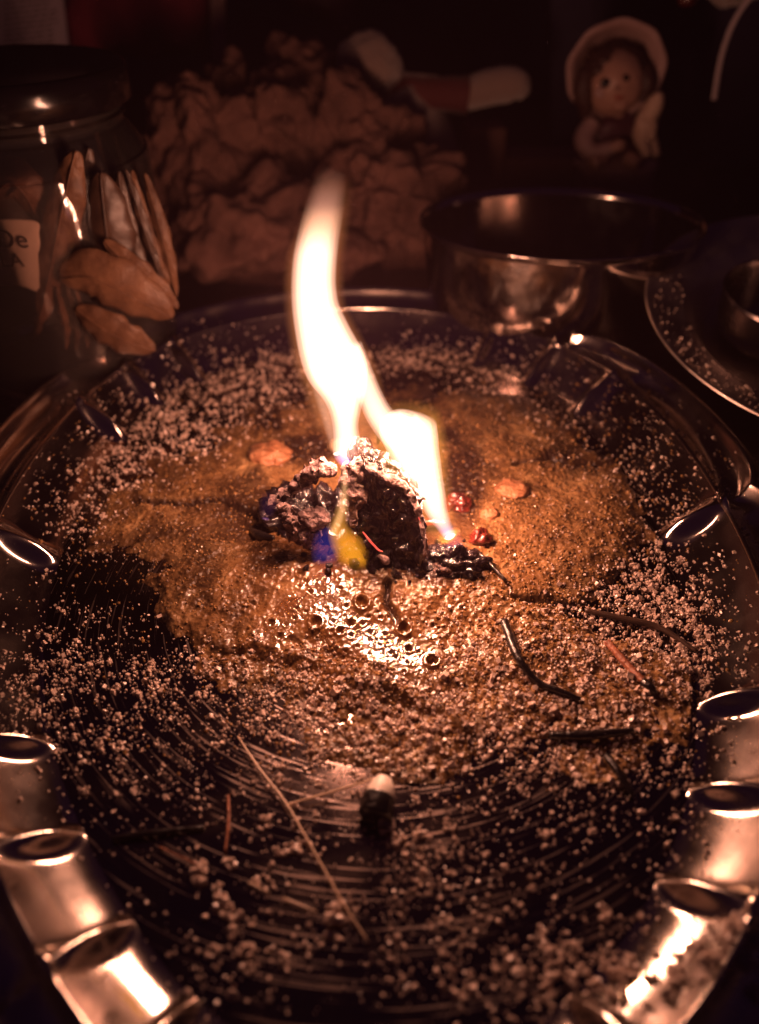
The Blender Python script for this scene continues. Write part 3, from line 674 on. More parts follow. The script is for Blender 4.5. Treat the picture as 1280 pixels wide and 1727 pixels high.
# ---------------------------------------------------------------- coals
YC = -.016
left = empty('coal', tuple(P(500, 925)), 'low crumbled black coal with grey ash crust, left of the tall one', 'coal')
lump('coal_body', P(505, 900) + Vector((0, .004, .006)), (.0150, .013, .013), M['char'], left, sub=5, amp=.45, freq=2.2, seed=11, amp2=.14, f2=8, zcut=0)
lump('coal_body', P(560, 925) + Vector((0, .008, .007)), (.0120, .012, .016), M['char'], left, sub=5, amp=.45, freq=2.2, seed=12, amp2=.14, f2=8, zcut=0)
YL = -.014
tube('ash_crust', [Q(455, 850, YL), Q(480, 838, YL), Q(505, 815, YL), Q(530, 795, YL), Q(548, 790, YL), Q(556, 800, YL)], [.0010, .0016, .0022, .0034, .0032, .0014], M['ash'], left, seg=20, n=48, noise_amp=.0026, nfreq=520)
tube('ash_crust', [Q(478, 850, YL - .006), Q(490, 880, YL - .008), Q(510, 905, YL - .008), Q(540, 905, YL - .006)], [.0016, .003, .0034, .0022], M['ash'], left, seg=20, n=48, noise_amp=.0026, nfreq=520)
lump('ash_crust', Q(530, 875, YL - .006), (.0055, .004, .0045), M['ash'], left, sub=4, amp=.5, seed=15)
tall = empty('coal', tuple(P(650, 1005)), 'tallest coal, black curled slab with ashy edge and red glowing rim', 'coal')
star_body('coal_body', [(588, 790), (604, 776), (630, 792), (668, 815), (698, 838), (712, 872), (720, 930), (724, 975), (706, 1003), (688, 994), (668, 1016), (650, 1000), (632, 992), (622, 945), (606, 915), (598, 880), (604, 850), (590, 820)], -.024, .0075, M['char'], tall, nr=26, na=180, namp=.0022, nfreq=330, tilt=.45, dent=.75, power=.45)
YT = -.026
def yt(py): return -.0285 + .45 * (Q(650, py, -.024).z - Q(650, 900, -.024).z)
def QT(px, py, d=0): return Q(px, py, yt(py) - d)
tube('ash_crust', [QT(592, 778), QT(602, 786), QT(590, 812), QT(603, 838), QT(598, 862), QT(598, 890)], [.0030, .0046, .0042, .0034, .0018, .0010], M['ash'], tall, seg=24, n=60, noise_amp=.0018, nfreq=380)
tube('ash_crust', [QT(602, 776), QT(625, 792), QT(650, 806), QT(676, 818), QT(694, 838), QT(708, 868), QT(716, 905), QT(719, 940)], [.0034, .0032, .0026, .0022, .0013, .0009, .0007, .0004], M['ash'], tall, seg=20, n=70, noise_amp=.0014, nfreq=420)
tube('glowing_edge', [QT(612, 898, .001), QT(624, 912, .001), QT(636, 926, .001), QT(645, 930, .001)], [.0002, .00045, .0004, .0002], M['ember'], tall, seg=10, n=30, noise_amp=.0004)
tube('glowing_edge', [QT(702, 858), QT(709, 880), QT(713, 900)], [.0002, .0004, .0002], M['ember'], tall, seg=10, n=20, noise_amp=.0004)
tube('ash_crust', [QT(640, 935), QT(650, 945), QT(658, 950)], [.0006, .0012, .0006], M['ash'], tall, seg=14, n=20, noise_amp=.0012, nfreq=420)
right = empty('coal', tuple(P(765, 990)), 'small lumpy coal at the right foot of the tallest one', 'coal')
lump('coal_body', P(765, 985) + Vector((0, .004, .004)), (.0120, .009, .009), M['char'], right, sub=5, amp=.5, freq=2.4, seed=21, amp2=.16, f2=8, zcut=0)
lump('ash_crust', P(752, 985) + Vector((0, 0, .008)), (.005, .0035, .003), M['ash'], right, sub=4, amp=.6, seed=22)
chips = []
for i in range(46):
    a = RNG.uniform(0, 6.28); px, py = 645 + math.cos(a) * RNG.uniform(60, 165), 950 + math.sin(a) * RNG.uniform(25, 70)
    p = on(px, py); chips.append((p.x, p.y, p.z + .0006, float(RNG.uniform(.0008, .0024))))
ch = grains('charcoal_crumbs', np.array([c[:3] for c in chips]), np.array([c[3] for c in chips]), M['char']); tag(ch, 'black charcoal crumbs lying round the foot of the coals', 'charcoal crumbs', kind='stuff')
fc = empty('coal', tuple(P(600, 985)), 'small flat coal under the yellow flame in front', 'coal')
lump('coal_body', P(592, 972) + Vector((0, .003, .003)), (.0160, .009, .0065), M['char'], fc, sub=5, amp=.5, freq=2.4, seed=25, amp2=.16, f2=8, zcut=0)

# ---------------------------------------------------------------- flames
def tongue(name, rows, Y, stops, strength, depth=.8, parent=None, n=70, layers=((1.0, .34), (.82, .33), (.60, .33))):
    """rows: left x, right x, y in photo pixels down the flame; nested sheaths make it denser towards its core"""
    m = flame_mat(name + '_glow', stops, strength); o = None
    for k, wgt in layers:
        pts = []; rad = []
        for l, r_, y in rows:
            p = Q((l + r_) / 2, y, Y); pts.append(p); rad.append((r_ - l) / 2 * mpp(p) * k)
        mk = m
        if wgt != 1:
            mk = m.copy(); [x for x in mk.node_tree.nodes if x.type == 'EMISSION'][0].inputs[1].default_value = strength * wgt
        q = tube(name if o is None else 'flame_sheath', pts, rad, mk, parent if o is None else None, seg=28, n=n, depth=depth)
        if o is None: o = q
        else: q.parent = o
    return o
def halo(name, rows, Y, stops, strength, parent):
    m = flame_mat(name + '_glow', stops, strength)
    for g in (1, 4, 8, 13, 19):
        pts = [Q((l + r_) / 2, y, Y) for l, r_, y in rows]; rad = [((r_ - l) / 2 + g * .7) * mpp(p) for (l, r_, y), p in zip(rows, pts)]
        tube(name, pts, rad, m, parent, seg=28, n=60, depth=.8)
OR = (1, .57, .41)
YF = -.010
fl = empty('flame', tuple(P(590, 930)), 'tall white-hot flame leaning left then up from the tallest coal', 'flame')
tongue('flame_body', [(546, 586, 286), (529, 584, 310), (519, 581, 340), (510, 577, 370), (502, 572, 400), (494, 568, 440), (491, 567, 480), (492, 573, 520), (497, 590, 560), (504, 608, 595), (516, 622, 625), (536, 620, 655), (552, 611, 685), (560, 605, 715), (562, 608, 742), (562, 614, 765), (574, 606, 782)],
       YF, [(0, (.30, .18, .75)), (.06, (.9, .5, .4)), (.12, OR), (.75, OR), (.83, (.5, .25, .15)), (.89, (.13, .062, .045)), (.95, (.05, .02, .013)), (1.0, (.0, .0, .0))], 330, .8, fl)
halo('flame_halo', [(546, 587, 296), (529, 583, 340), (510, 575, 400), (492, 569, 450), (490, 573, 520), (495, 590, 560), (503, 610, 600), (518, 630, 640), (530, 640, 680), (550, 645, 720), (560, 630, 755)], YF, [(0, (.6, .2, .07)), (.3, (1, .32, .10)), (.8, (1, .30, .10)), (1.0, (.0, .0, .0))], 5.0, fl)

tongue('flame_veil', [(515, 545, 610), (524, 550, 650), (538, 562, 695), (550, 572, 735), (560, 576, 765)], YF, [(0, OR), (1.0, OR)], 75, .8, fl)
tongue('flame_limb', [(565, 612, 585), (586, 630, 630), (602, 646, 668), (616, 664, 700), (636, 690, 728), (660, 700, 750)], YF, [(0, OR), (1.0, OR)], 300, .8, fl)
fr_ = empty('flame', tuple(P(765, 960)), 'white flame with a stepped top and blue foot right of the tallest coal', 'flame')
tongue('flame_body', [(672, 706, 699), (650, 724, 706), (638, 736, 720), (646, 740, 740), (657, 742, 762), (672, 745, 785), (688, 748, 810), (704, 752, 835), (716, 755, 860), (734, 762, 885), (748, 770, 905)], YF - .002, [(0, (.25, .15, .75)), (.10, (.7, .4, .4)), (.3, OR), (1.0, OR)], 330, .8, fr_)
halo('flame_halo', [(642, 730, 694), (638, 736, 715), (640, 746, 760), (662, 750, 800), (694, 754, 840), (716, 762, 880), (740, 770, 905)], YF - .002, [(0, (.8, .30, .08)), (1.0, (.9, .38, .06))], 6.0, fr_)
tongue('blue_base', [(742, 768, 885), (748, 778, 905), (752, 784, 925), (762, 782, 942), (770, 780, 952)], YF - .012, [(0, (.14, .10, .9)), (.6, (.25, .12, .8)), (1.0, (.2, .08, .3))], 22, .7, fr_)
ff = empty('flame', tuple(P(590, 975)), 'small yellow flame with a blue left foot on the front coal', 'flame')
tongue('flame_body', [(574, 581, 775), (573, 586, 800), (572, 590, 830), (564, 589, 860), (556, 588, 885), (552, 600, 905), (560, 618, 925), (572, 626, 945), (580, 618, 965), (588, 606, 976)], -.030, [(0, (.5, .20, .08)), (.12, (1, .36, .02)), (.40, (1, .34, .012)), (.58, (1, .42, .10)), (1.0, (1, .5, .25))], 95, .7, ff)
tongue('flame_core', [(577, 583, 785), (577, 586, 815), (573, 584, 850), (562, 578, 880), (552, 568, 900)], -.030, [(0, (1, .5, .2)), (1.0, (1, .5, .25))], 200, .7, ff)
tongue('blue_base', [(548, 562, 890), (530, 572, 905), (524, 576, 925), (526, 570, 945), (540, 562, 958)], -.028, [(0, (.10, .10, .8)), (1.0, (.10, .09, .9))], 20, .6, ff)
tongue('blue_base', [(440, 450, 830), (436, 470, 845), (436, 466, 860), (440, 456, 875)], -.018, [(0, (.22, .08, .6)), (1.0, (.25, .1, .6))], 5, .6, ff)
for i, (px, py, e, r) in enumerate([(545, 360, .004, .003), (535, 400, .010, .0045), (529, 440, .016, .0055), (530, 480, .024, .006), (534, 520, .03, .0065), (543, 560, .04, .007), (556, 600, .05, .007), (568, 640, .05, .007), (578, 685, .045, .005), (586, 735, .07, .0035), (685, 725, .07, .006), (705, 765, .08, .007), (728, 810, .05, .004), (748, 860, .03, .0025)]):
    ld = bpy.data.lights.new('flame_light', 'POINT'); ld.energy = e * 2.7; ld.color = (1, .43, .27); ld.shadow_soft_size = r
    lo = bpy.data.objects.new('flame_light', ld); C.objects.link(lo); lo.location = Q(px, py, YF)

# ---------------------------------------------------------------- steel bowl
bp = P(950, 600, TABLE); BC = Vector((Q(945, 385, .21).x, .21, TABLE)); BZ = Q(945, 371, .21).z
BR = 236 * mpp(Q(945, 385, .21)); print('bowl', BC, BZ, BR, BC.y - BR)
BHT = BZ - TABLE
bw = empty('steel_bowl', tuple(BC), 'deep round polished steel bowl behind the platter', 'bowl')
prof = [(.0, .004), (BR * .66, .004), (BR * .80, BHT * .10), (BR * .90, BHT * .35), (BR * .955, BHT * .75), (BR * .97, BHT * .96), (BR, BHT), (BR * 1.012, BHT + .0004), (BR * 1.015, BHT - .001), (BR * 1.0, BHT - .002), (BR * .985, BHT * .95), (BR * .968, BHT * .74), (BR * .915, BHT * .34), (BR * .81, BHT * .08), (BR * .66, 0), (0, 0)]
pr = catmull(np.array(prof[:6]), 30).tolist() + prof[6:10] + catmull(np.array(prof[10:]), 30).tolist()
lathe('bowl_body', pr, BC, M['bowl'], bw, seg=128, squash=(1, .74))

# ---------------------------------------------------------------- deep dish at right
DC = P(1372, 655, TABLE); DT = R(11)
def dish_pt(x, y, z):
    q_ = Matrix.Rotation(DT, 3, 'X') @ Vector((x - DC.x, y - DC.y, z - TABLE)); return (DC.x + q_.x, DC.y + q_.y, TABLE + .019 + q_.z)

DR = .100
dd_ = empty('steel_dish', (DC.x, DC.y, TABLE), 'steel dish with wide sloping rim at the right edge, salt spilt on it', 'dish')
prof = [(0, .003), (.058, .003), (.066, .006), (.074, .017), (.079, .021), (.084, .0225), (.095, .0255), (.0995, .027), (.1007, .0265), (.100, .0255), (.094, .023), (.078, .018), (.062, 0), (0, 0)]
lathe('dish_body', catmull(np.array(prof), 110).tolist(), (DC.x, DC.y, TABLE), M['dish'], dd_, seg=128)
dd_.rotation_euler = (DT, 0, 0); dd_.location.z += .019
cupc = Vector((DC.x - .030, DC.y + .010, TABLE + .003))
cp = empty('small_cup', tuple(cupc), 'small dark steel cup standing in the right hand dish', 'cup')
lathe('cup_body', catmull(np.array([(0, .002), (.018, .002), (.026, .012), (.030, .030), (.031, .030), (.031, .028), (.028, .010), (.019, 0), (0, 0)]), 50).tolist(), tuple(cupc), M['dark_steel'], cp); cp.rotation_euler = (DT, 0, 0); cp.location = dish_pt(*cupc)
PT2 = []; RD2 = []
for i in range(420):
    a = RNG.uniform(R(150), R(290)); r = RNG.uniform(.079, .098); x, y = DC.x + r * math.cos(a), DC.y + r * math.sin(a)
    if RNG.random() < .5 and a < R(190): continue
    PT2.append(dish_pt(x, y, TABLE + .0215 + (r - .079) / .019 * .005)); RD2.append(float(np.clip(RNG.lognormal(math.log(.00036), .5), .0002, .0014)))
o = grains('salt_grains', np.array(PT2), np.array(RD2), M['salt']); tag(o, 'salt grains spilt on the sloping rim of the right hand dish', 'salt', kind='stuff')
for i, (px, py, s) in enumerate([(1146, 614, .0022), (1172, 622, .0023), (1200, 590, .0032), (1225, 632, .0018), (1202, 606, .0018)]):
    an = R((196, 205, 218, 228, 212)[i]); rr_ = (.092, .089, .083, .090, .095)[i]; o = bpy.data.objects.new('salt_clump', CM[i]); C.objects.link(o); o.location = dish_pt(DC.x + rr_ * math.cos(an), DC.y + rr_ * math.sin(an), TABLE + .0215 + (rr_ - .079) / .019 * .005); o.scale = (s * .8,) * 3
    tag(o, 'salt clump on the rim of the right hand dish', 'salt clump', 'salt clumps on the dish rim')

# ---------------------------------------------------------------- jar with dried leaves
JC = Vector((Q(118, 560, .165).x, .165, TABLE)); JR = .060
jz = Q(118, 222, .165 - .056).z; JT = Q(118, 150, .165 - .056).z
print('jar', JC, jz, JT)
jar = empty('glass_jar', tuple(JC), 'glass storage jar with black screw lid, full of dried leaves', 'jar')
H0 = jz - TABLE
outer = [(0, .0), (JR * .85, .0), (JR * .97, .004), (JR, .012), (JR, H0 * .76), (JR * .97, H0 * .84), (JR * .86, H0 * .92), (JR * .83, H0 * .95), (JR * .83, H0 * 1.08)]
lathe('jar_glass', catmull(np.array(outer), 70).tolist(), JC, M['glass'], jar, seg=96)
inn = [(JR * .80, .003), (JR * .93, .006), (JR * .955, .014), (JR * .955, H0 * .75), (JR * .925, H0 * .83), (JR * .82, H0 * .91), (JR * .79, H0 * .95), (JR * .79, H0 * 1.06)]
lathe('jar_glass', catmull(np.array(inn), 60).tolist(), JC, M['glass'], jar, seg=96)
tr = [(JR * .83, H0 * .955), (JR * .865, H0 * .965), (JR * .83, H0 * .975), (JR * .865, H0 * .99), (JR * .83, H0 * 1.0)]
lathe('screw_thread', catmull(np.array(tr), 30).tolist(), JC, M['glass'], jar, seg=96)
LR = JR * .93
lathe('lid', [(LR * .97, H0 * 1.0), (LR, H0 * 1.0 + .001), (LR, JT - TABLE - .004), (LR * .985, JT - TABLE - .001), (LR * .95, JT - TABLE), (LR * .85, JT - TABLE - .001), (0, JT - TABLE - .0015)], JC, M['lid'], jar, seg=96)
def leaf(pix, wpx, Y, label, m='leaf', bend=.004, fold=.25, twist=0.0, sd=0):
    """a dried leaf: pointed blade along a pixel midline, cupped, curled and with a raised midrib"""
    n, k = 30, 8; mid = catmull(np.array([tuple(Q(x, y, Y)) for x, y in pix]), n)
    rr = random.Random(sd); ph = rr.uniform(0, 6)
    V = []; rib = []
    for side in (0, 1):
        for i in range(n):
            t = i / (n - 1); c = Vector(mid[i]); d = Vector(mid[min(i + 1, n - 1)]) - Vector(mid[max(i - 1, 0)]); d.normalize()
            sdir = d.cross(Vector((0, 1, 0))).normalized(); nrm = sdir.cross(d).normalized()
            if nrm.y > 0: nrm = -nrm
            a = twist * (t - .5); sdir, nrm = sdir * math.cos(a) + nrm * math.sin(a), nrm * math.cos(a) - sdir * math.sin(a)
            w_ = wpx * mpp(c) * .5 * max(.02, math.sin(math.pi * min(1, t * .96 + .03)) ** .75)
            c = c + nrm * bend * math.sin(math.pi * t)
            if side == 0: rib.append(tuple(c + nrm * .0004))
            for j in range(k + 1):
                u = j / k * 2 - 1; ww = w_ * (1 + .07 * math.sin(t * 23 + ph + u * 2))
                off = -fold * ww * abs(u) ** 1.5 + .0006 * math.sin(t * 31 + ph) * abs(u) + .0004 * math.sin(u * 9 + t * 40)
                V.append(tuple(c + sdir * ww * u + nrm * (off - side * .00035)))
    F = []; o_ = n * (k + 1)
    q = lambda i, j: i * (k + 1) + j
    for i in range(n - 1):
        for j in range(k):
            F.append((q(i, j), q(i, j + 1), q(i + 1, j + 1), q(i + 1, j))); F.append((o_ + q(i, j), o_ + q(i + 1, j), o_ + q(i + 1, j + 1), o_ + q(i, j + 1)))
        F.append((q(i, 0), q(i + 1, 0), o_ + q(i + 1, 0), o_ + q(i, 0))); F.append((q(i, k), o_ + q(i, k), o_ + q(i + 1, k), q(i + 1, k)))
    root = empty('dried_leaf', rib[0], label, 'leaf', 'dried leaves in the jar')
    mesh_np('blade', V, F, M[m], root)
    tube('midrib', rib, [.00045] * n, M[m], root, seg=6, n=n)
    return root
L_ = [([(128, 255), (112, 330), (92, 430), (66, 548)], 66, .118, 'long brown leaf hanging point down at the left inside the jar', 'leaf', .003, .45),
      ([(170, 292), (180, 360), (190, 430), (196, 470)], 82, .121, 'upright leaf in the middle of the jar behind the bright streak', 'dark_leaf', .004, .5),
      ([(100, 470), (160, 462), (230, 495), (292, 535)], 96, .1125, 'broad brown leaf lying low across the front of the jar', 'leaf', .006, .35),
      ([(128, 520), (170, 545), (220, 572), (262, 590)], 66, .1105, 'lowest brown leaf at the foot of the jar', 'leaf', .004, .3),
      ([(176, 405), (215, 440), (262, 480), (300, 520)], 44, .1145, 'brown leaf slanting over the top of the broad one', 'leaf', .003, .3),
      ([(200, 290), (214, 360), (232, 430), (262, 478)], 30, .126, 'narrow dark leaf slanting down right of the middle one', 'dark_leaf', .003, .5),
      ([(222, 288), (240, 360), (262, 430), (286, 480)], 26, .130, 'narrow brown leaf second from the right wall of the jar', 'leaf', .003, .5),
      ([(244, 292), (266, 360), (284, 430), (298, 500)], 26, .136, 'outer brown leaf against the right wall of the jar', 'leaf', .003, .5),
      ([(212, 285), (232, 340), (256, 420), (276, 476)], 16, .124, 'thin black leaf between the narrow brown ones', 'dark_leaf', .002, .4),
      ([(150, 250), (140, 300), (128, 370), (120, 430)], 40, .130, 'dark leaf half hidden behind the long left one', 'dark_leaf', .002, .5),
      ([(-10, 330), (25, 300), (50, 320), (72, 380)], 74, .126, 'pale folded leaf above the paper slip', 'leaf', .008, .5),
      ([(96, 485), (104, 520), (112, 555), (112, 588)], 14, .116, 'thin leaf strip low in the jar, left of three', 'leaf', .001, .3),
      ([(112, 482), (124, 520), (130, 560), (128, 590)], 13, .1165, 'thin leaf strip low in the jar, middle of three', 'dark_leaf', .001, .3),
      ([(128, 490), (140, 530), (146, 560), (148, 585)], 14, .117, 'thin leaf strip low in the jar, right of three', 'leaf', .001, .3),
      ([(80, 470), (74, 510), (66, 545), (56, 575)], 16, .119, 'thin curled leaf at the lower left of the jar', 'leaf', .002, .3)]
for i_, (pix, wp, Y_, lab, m__, bd, fd) in enumerate(L_): leaf(pix, wp, Y_, lab, m__, bd, fd, sd=i_)
pp = star_body('paper_slip', [(-40, 372), (0, 370), (60, 372), (66, 400), (76, 450), (74, 492), (30, 482), (-40, 470)], .119, .0012, M['paper'], None, nr=8, na=64, namp=.0012, nfreq=40)
tag(pp, 'cream paper slip with handwritten letters inside the jar at the left edge', 'paper slip')
def text(body, px, py, Y, h, material, parent, rz=0, shear=0):
    cu = bpy.data.curves.new('lettering', 'FONT'); cu.body = body; cu.size = h; cu.extrude = .0001; cu.shear = shear
    o = bpy.data.objects.new('tmp', cu); C.objects.link(o); dg = bpy.context.evaluated_depsgraph_get(); me = bpy.data.meshes.new_from_object(o.evaluated_get(dg))
    bpy.data.objects.remove(o); me.materials.clear(); me.materials.append(material)
    t = bpy.data.objects.new('lettering', me); C.objects.link(t); t.location = Q(px, py, Y); t.rotation_euler = (R(90), rz, 0)
    if parent: t.parent = parent
    return t
text('De', -4, 418, .1166, .0125, M['ink'], pp); text('LA', 2, 450, .1166, .010, M['ink'], pp)

# ---------------------------------------------------------------- rough stones behind
def stone(pix, Y, radii, seed, label, amp=.85, ridged=.2, freq=1.15):
    c = Q(*pix, Y); o = lump('rough_stone', c, radii, M['stone'], sub=6, amp=amp, freq=freq, seed=seed, ridged=ridged, amp2=.10, f2=2.9, zcut=TABLE)
    return tag(o, label, 'stone')
stone((345, 240), .33, (.030, .030, .038), 31, 'craggy stone nearest the jar at the left of the pile')
stone((470, 200), .36, (.032, .034, .034), 32, 'craggy stone at the top of the pile behind the flame')
stone((400, 405), .29, (.045, .038, .040), 33, 'broad low stone at the foot of the pile, nearest the jar')
stone((530, 400), .30, (.042, .038, .036), 38, 'broad low stone at the foot of the pile behind the flame')
stone((665, 345), .32, (.042, .038, .038), 34, 'craggy stone at the right of the pile beside the bowl')
stone((600, 250), .35, (.034, .034, .034), 35, 'rounded stone in the pile just above the flame tip')
stone((530, 150), .41, (.030, .028, .028), 36, 'small stone at the very top of the pile under the toy head')
stone((300, 330), .34, (.026, .03, .040), 37, 'stone half hidden behind the right wall of the jar')
stone((395, 175), .39, (.020, .02, .024), 39, 'small knobbly stone between the top one and the one nearest the jar')
# ---------------------------------------------------------------- plush toy
YP = .40
ty = empty('plush_toy', (Q(720, 150, YP).x, YP, TABLE), 'tan plush toy with round head, one arm stretched out in a red sleeve', 'toy')
m_ = mpp(Q(620, 110, YP))
lump('head', Q(622, 112, YP), (56 * m_, 50 * m_, 54 * m_), M['plush'], ty, sub=5, amp=.08, seed=41, amp2=.02)
tube('torso', [Q(630, 160, YP), Q(660, 230, YP + .01), (Q(670, 300, YP).x, YP + .02, .03), (Q(670, 300, YP).x, YP + .02, TABLE + .001)], [.03, .045, .05, .048], M['plush'], ty, seg=24, n=30, noise_amp=.001)
tube('sleeve', [Q(650, 150, YP), Q(700, 155, YP), Q(750, 158, YP), Q(788, 160, YP)], [.010, .0115, .012, .0135], M['red_cloth'], ty, seg=24, n=30, noise_amp=.0008, nfreq=120)
tube('cuff', [Q(655, 136, YP), Q(700, 132, YP), Q(785, 142, YP)], [.003, .0035, .003], M['plush'], ty, seg=12, n=20, noise_amp=.0005)
tube('paw', [Q(782, 162, YP), Q(815, 150, YP), Q(850, 142, YP), Q(872, 146, YP), Q(886, 160, YP)], [.0105, .0125, .0125, .0115, .005], M['plush'], ty, seg=24, n=30, noise_amp=.0008)
bx = box('cardboard_box', Vector((Q(815, 270, .44).x, .45, (Q(815, 215, .44).z + TABLE) / 2)), (.030, .03, Q(815, 215, .44).z - TABLE), M['box'], rz=.1)
tag(bx, 'small pale brown box standing between the stones and the bowl', 'box')
b2 = box('wooden_block', Vector((Q(915, 290, .47).x, .47, (Q(915, 260, .47).z + TABLE) / 2)), (.075, .04, Q(915, 255, .47).z - TABLE), M['box'], rz=-.05)
tag(b2, 'low brown block behind the bowl left of the figurine', 'block')

# ---------------------------------------------------------------- figurine
YG = .40
g0 = Q(1038, 300, YG); mg = mpp(Q(1038, 180, YG)); print('fig', g0, mg)
fg = empty('child_figurine', (g0.x, YG, TABLE), 'small painted figurine of a child in a wide pink bonnet cuddling a pale animal', 'figurine')
def F(px, py, d=0): return Q(px, py, YG + d)
# plinth down to the table
zt = F(1038, 272).z
lathe('plinth', [(0, 0), (.030, 0), (.031, .003), (.029, zt - TABLE - .006), (.031, zt - TABLE - .003), (.029, zt - TABLE), (0, zt - TABLE)], (g0.x, YG, TABLE), M['pink'], fg, seg=48, fn=lambda x, y, z, a: (x * 1.0, y * .7, z))
lump('dress', F(1035, 225, .004), (55 * mg, 34 * mg, 44 * mg), M['plum'], fg, sub=4, amp=.2, seed=51)
lump('skirt_hem', F(1038, 275), (68 * mg, 40 * mg, 16 * mg), M['pink'], fg, sub=4, amp=.15, seed=52)
tube('arm', [F(1000, 205, -.008), F(985, 235, -.014), F(1000, 256, -.02), F(1035, 248, -.024)], [.0065, .0075, .0065, .005], M['pink'], fg, seg=16, n=24, noise_amp=.0004)
tube('arm', [F(1075, 205, -.008), F(1090, 232, -.014), F(1078, 250, -.02)], [.006, .0065, .005], M['plum'], fg, seg=16, n=20)
tube('hand', [F(1030, 249, -.025), F(1046, 244, -.026), F(1054, 240, -.026)], [.004, .0045, .002], M['skin'], fg, seg=12, n=12)
tube('foot', [F(1015, 268, -.022), F(1000, 276, -.03)], [.006, .005], M['skin'], fg, seg=12, n=12)
tube('foot', [F(1060, 268, -.022), F(1075, 276, -.03)], [.006, .005], M['skin'], fg, seg=12, n=12)
tube('neck', [F(1040, 205), F(1040, 175)], [.006, .006], M['skin'], fg, seg=12, n=6)
# bonnet: a dished brim behind the head
bc = F(1036, 116, .004)
bm = bmesh.new(); prev = None; NB = 72
prof = [(0, .018), (.40, .020), (.62, .012), (.72, .004), (.86, -.004), (.97, -.007), (1.0, -.0055), (.98, -.003), (.86, .001), (.72, .009), (.60, .018), (.40, .026), (0, .026)]
rows_ = []
for t, dy in prof:
    row = []
    for k in range(NB):
        a = 2 * math.pi * k / NB; rx, rz_ = 82 * mg * t, 75 * mg * t
        wv = 1 + .015 * math.sin(a * 9)
        row.append(bm.verts.new(bc + Vector((rx * wv * math.cos(a), dy, rz_ * wv * math.sin(a)))))
    rows_.append(row)
for r1, r2 in zip(rows_[:-1], rows_[1:]):
    for k in range(NB): bm.faces.new((r1[k], r1[(k + 1) % NB], r2[(k + 1) % NB], r2[k]))
obj_bm('bonnet', bm, M['pink'], fg)
hd = lump('head', F(1037, 140, -.006), (46 * mg, 42 * mg, 50 * mg), M['skin'], fg, sub=5, amp=.03, seed=53, amp2=0)
def sub(o, p): 
    o.parent = p; o.matrix_parent_inverse = p.matrix_world.inverted() @ Matrix.Identity(4) if False else Matrix.Translation(-Vector(fg.location)) if p is fg else Matrix.Identity(4)
# face features sit on the front of the head; sub-parts of the head
def feat(name, px, py, r, d, material, flat=.5):
    bm = bmesh.new(); bmesh.ops.create_uvsphere(bm, u_segments=16, v_segments=10, radius=1)
    c = F(px, py, d)
    for v in bm.verts: v.co = Vector((c.x + v.co.x * r[0], c.y + v.co.y * r[1], c.z + v.co.z * r[2]))
    me = bpy.data.meshes.new(name); bm.to_mesh(me); bm.free(); me.materials.append(material); me.polygons.foreach_set('use_smooth', [True] * len(me.polygons))
    o = bpy.data.objects.new(name, me); C.objects.link(o); o.parent = hd; return o
s_ = mg
feat('eye', 1021, 140, (9 * s_, 4 * s_, 7.5 * s_), -.0222, M['blackpaint']); feat('eye', 1053, 133, (9 * s_, 4 * s_, 7.5 * s_), -.0222, M['blackpaint'])
feat('nose', 1039, 150, (6 * s_, 6 * s_, 5 * s_), -.0250, M['skin']); feat('mouth', 1043, 164, (9 * s_, 5 * s_, 3.2 * s_), -.0232, M['lip'])
feat('cheek', 1014, 156, (11 * s_, 5 * s_, 9 * s_), -.0195, M['pink']); feat('cheek', 1062, 150, (9 * s_, 5 * s_, 9 * s_), -.0195, M['pink'])
feat('chin', 1046, 177, (14 * s_, 9 * s_, 9 * s_), -.0190, M['skin'])
hair = lump('hair', F(1034, 116, .001), (50 * mg, 45 * mg, 36 * mg), M['hair'], fg, sub=5, amp=.15, seed=55, amp2=.08, f2=6)
tube('hair_lock', [F(990, 120, -.006), F(984, 150, -.008), F(988, 178, -.008), F(984, 196, -.004)], [.006, .008, .006, .003], M['hair'], fg, seg=14, n=20, noise_amp=.001)
tube('hair_lock', [F(1082, 112, -.004), F(1090, 140, -.006), F(1082, 170, -.006)], [.005, .007, .004], M['hair'], fg, seg=14, n=20, noise_amp=.001)
# the little animal held at the right
pet = empty('held_animal', tuple(F(1090, 250, -.02)), 'pale little animal with a pointed raised head held by the figurine', 'ornament')
lump('animal_body', F(1088, 215, -.022), (19 * mg, 16 * mg, 34 * mg), M['cream'], pet, sub=4, amp=.2, seed=57, amp2=.08)
tube('animal_head', [F(1095, 195, -.022), F(1106, 172, -.024), F(1114, 156, -.026)], [.0065, .006, .0022], M['cream'], pet, seg=14, n=18, noise_amp=.0006)
tube('animal_leg', [F(1080, 232, -.024), F(1092, 262, -.026)], [.005, .0035], M['cream'], pet, seg=12, n=10)
tube('animal_leg', [F(1098, 232, -.02), F(1108, 262, -.022)], [.004, .003], M['cream'], pet, seg=12, n=10)

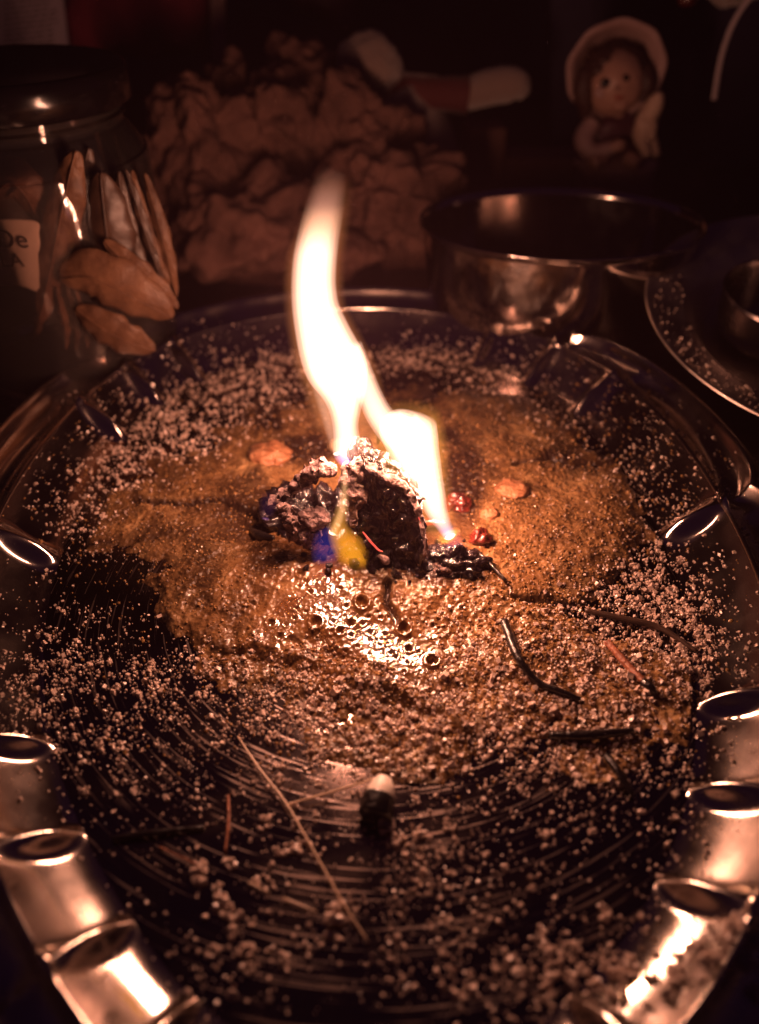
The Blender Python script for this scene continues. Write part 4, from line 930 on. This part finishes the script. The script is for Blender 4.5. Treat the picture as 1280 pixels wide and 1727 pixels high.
# ---------------------------------------------------------------- things along the top edge
YB = .62
def panel(name, poly, Y, thick, material, label, cat, **kw):
    o = star_body(name, poly, Y, thick, material, None, nr=6, na=48, power=.15, **kw); return tag(o, label, cat)
def slab(name, c4, Y, th, material, parent=None):
    a = [Q(x, y, Y) for x, y in c4]; V = [tuple(p) for p in a] + [(p.x, p.y + th, p.z) for p in a]
    return mesh_np(name, V, [(0, 1, 2, 3), (7, 6, 5, 4), (0, 4, 5, 1), (1, 5, 6, 2), (2, 6, 7, 3), (3, 7, 4, 0)], material, parent, smooth=False)
lf = empty('printed_leaflet', tuple(Q(50, 118, .50)), 'grey printed leaflet standing behind the jar at the top left corner', 'leaflet')
slab('sheet', [(-60, -60), (100, -60), (118, 102), (-60, 132)], .50, .0006, M['greypaper'], lf)
rl = random.Random(3)
for row in range(16):
    y0 = 92 - row * 9; x = 6 + row * .2
    while x < 96:
        w_ = rl.uniform(5, 15)
        if x + w_ > 100 - row * .6: break
        slab('print_line', [(x, y0 - x * .12 + 8), (x + w_, y0 - (x + w_) * .12 + 8), (x + w_, y0 - (x + w_) * .12 + 11), (x, y0 - x * .12 + 11)], .4995, .0002, M['ink'], lf)
        x += w_ + rl.uniform(3, 6)
rc = star_body('red_pouch', [(110, -60), (360, -60), (350, 40), (335, 90), (240, 100), (140, 92), (112, 40)], .58, .03, M['pouch'], None, namp=.008, nfreq=20, nr=16)
tag(rc, 'dark red cloth pouch behind the jar lid', 'pouch')
o = slab('pale_strip', [(352, -60), (376, -60), (381, 100), (360, 104)], .52, .004, M['strip']); tag(o, 'upright pale strip beside the red pouch', 'strip')
# stems of these things reach the table behind the jar
c0 = Q(700, 40, .70)
cl = star_body('grey_cloth', [(470, -60), (620, -60), (605, 20), (590, 60), (560, 45), (500, 10)], .60, .02, M['plum'], None, namp=.006, nfreq=22)
tag(cl, 'fold of dull plum cloth above the plush head', 'cloth')
o = slab('black_board', [(928, -80), (1500, -80), (1500, 420), (932, 330)], .56, .02, M['backdrop']); tag(o, 'tall black board behind the figurine', 'board')
cdp = [Q(1300, -40, .40), Q(1262, 0, .40), Q(1236, 40, .40), Q(1218, 90, .40), Q(1210, 130, .40), Q(1204, 168, .40)]
cd_ = tube('white_cord', cdp, [.0018] * 6, M['cord'], seg=12, n=50, noise_amp=.0003, nfreq=400); tag(cd_, 'white fuzzy cord hanging at the top right corner', 'cord')
o = lump('red_bead', Q(1160, -4, .42), (.007, .006, .006), M['red_resin'], seed=61, amp=.1); tag(o, 'red bead at the top edge above the figurine', 'bead')
o = lump('tan_ornament', Q(1240, -18, .43), (.020, .012, .010), M['plush'], seed=62, amp=.3); tag(o, 'tan ornament at the top right corner beside the cord', 'ornament')

# ---------------------------------------------------------------- smoke-filled air
bm = bmesh.new(); bmesh.ops.create_cube(bm, size=1)
for v in bm.verts: v.co = Vector((v.co.x * 3.2, .1 + v.co.y * 2.4, .05 + v.co.z * 2.2))
hm = bpy.data.materials.new('smoky_air'); hm.use_nodes = True; nt = hm.node_tree; nt.nodes.remove(nt.nodes['Principled BSDF'])
pv = node(nt, 'ShaderNodeVolumePrincipled'); pv.inputs['Color'].default_value = (1, .55, .72, 1); pv.inputs['Density'].default_value = HAZE; pv.inputs['Anisotropy'].default_value = .3
nt.links.new(pv.outputs[0], nt.nodes['Material Output'].inputs['Volume'])
hz = obj_bm('haze', bm, hm, smooth=False); tag(hz, 'thin smoke hanging in the air round the fire', 'smoke', kind='stuff')
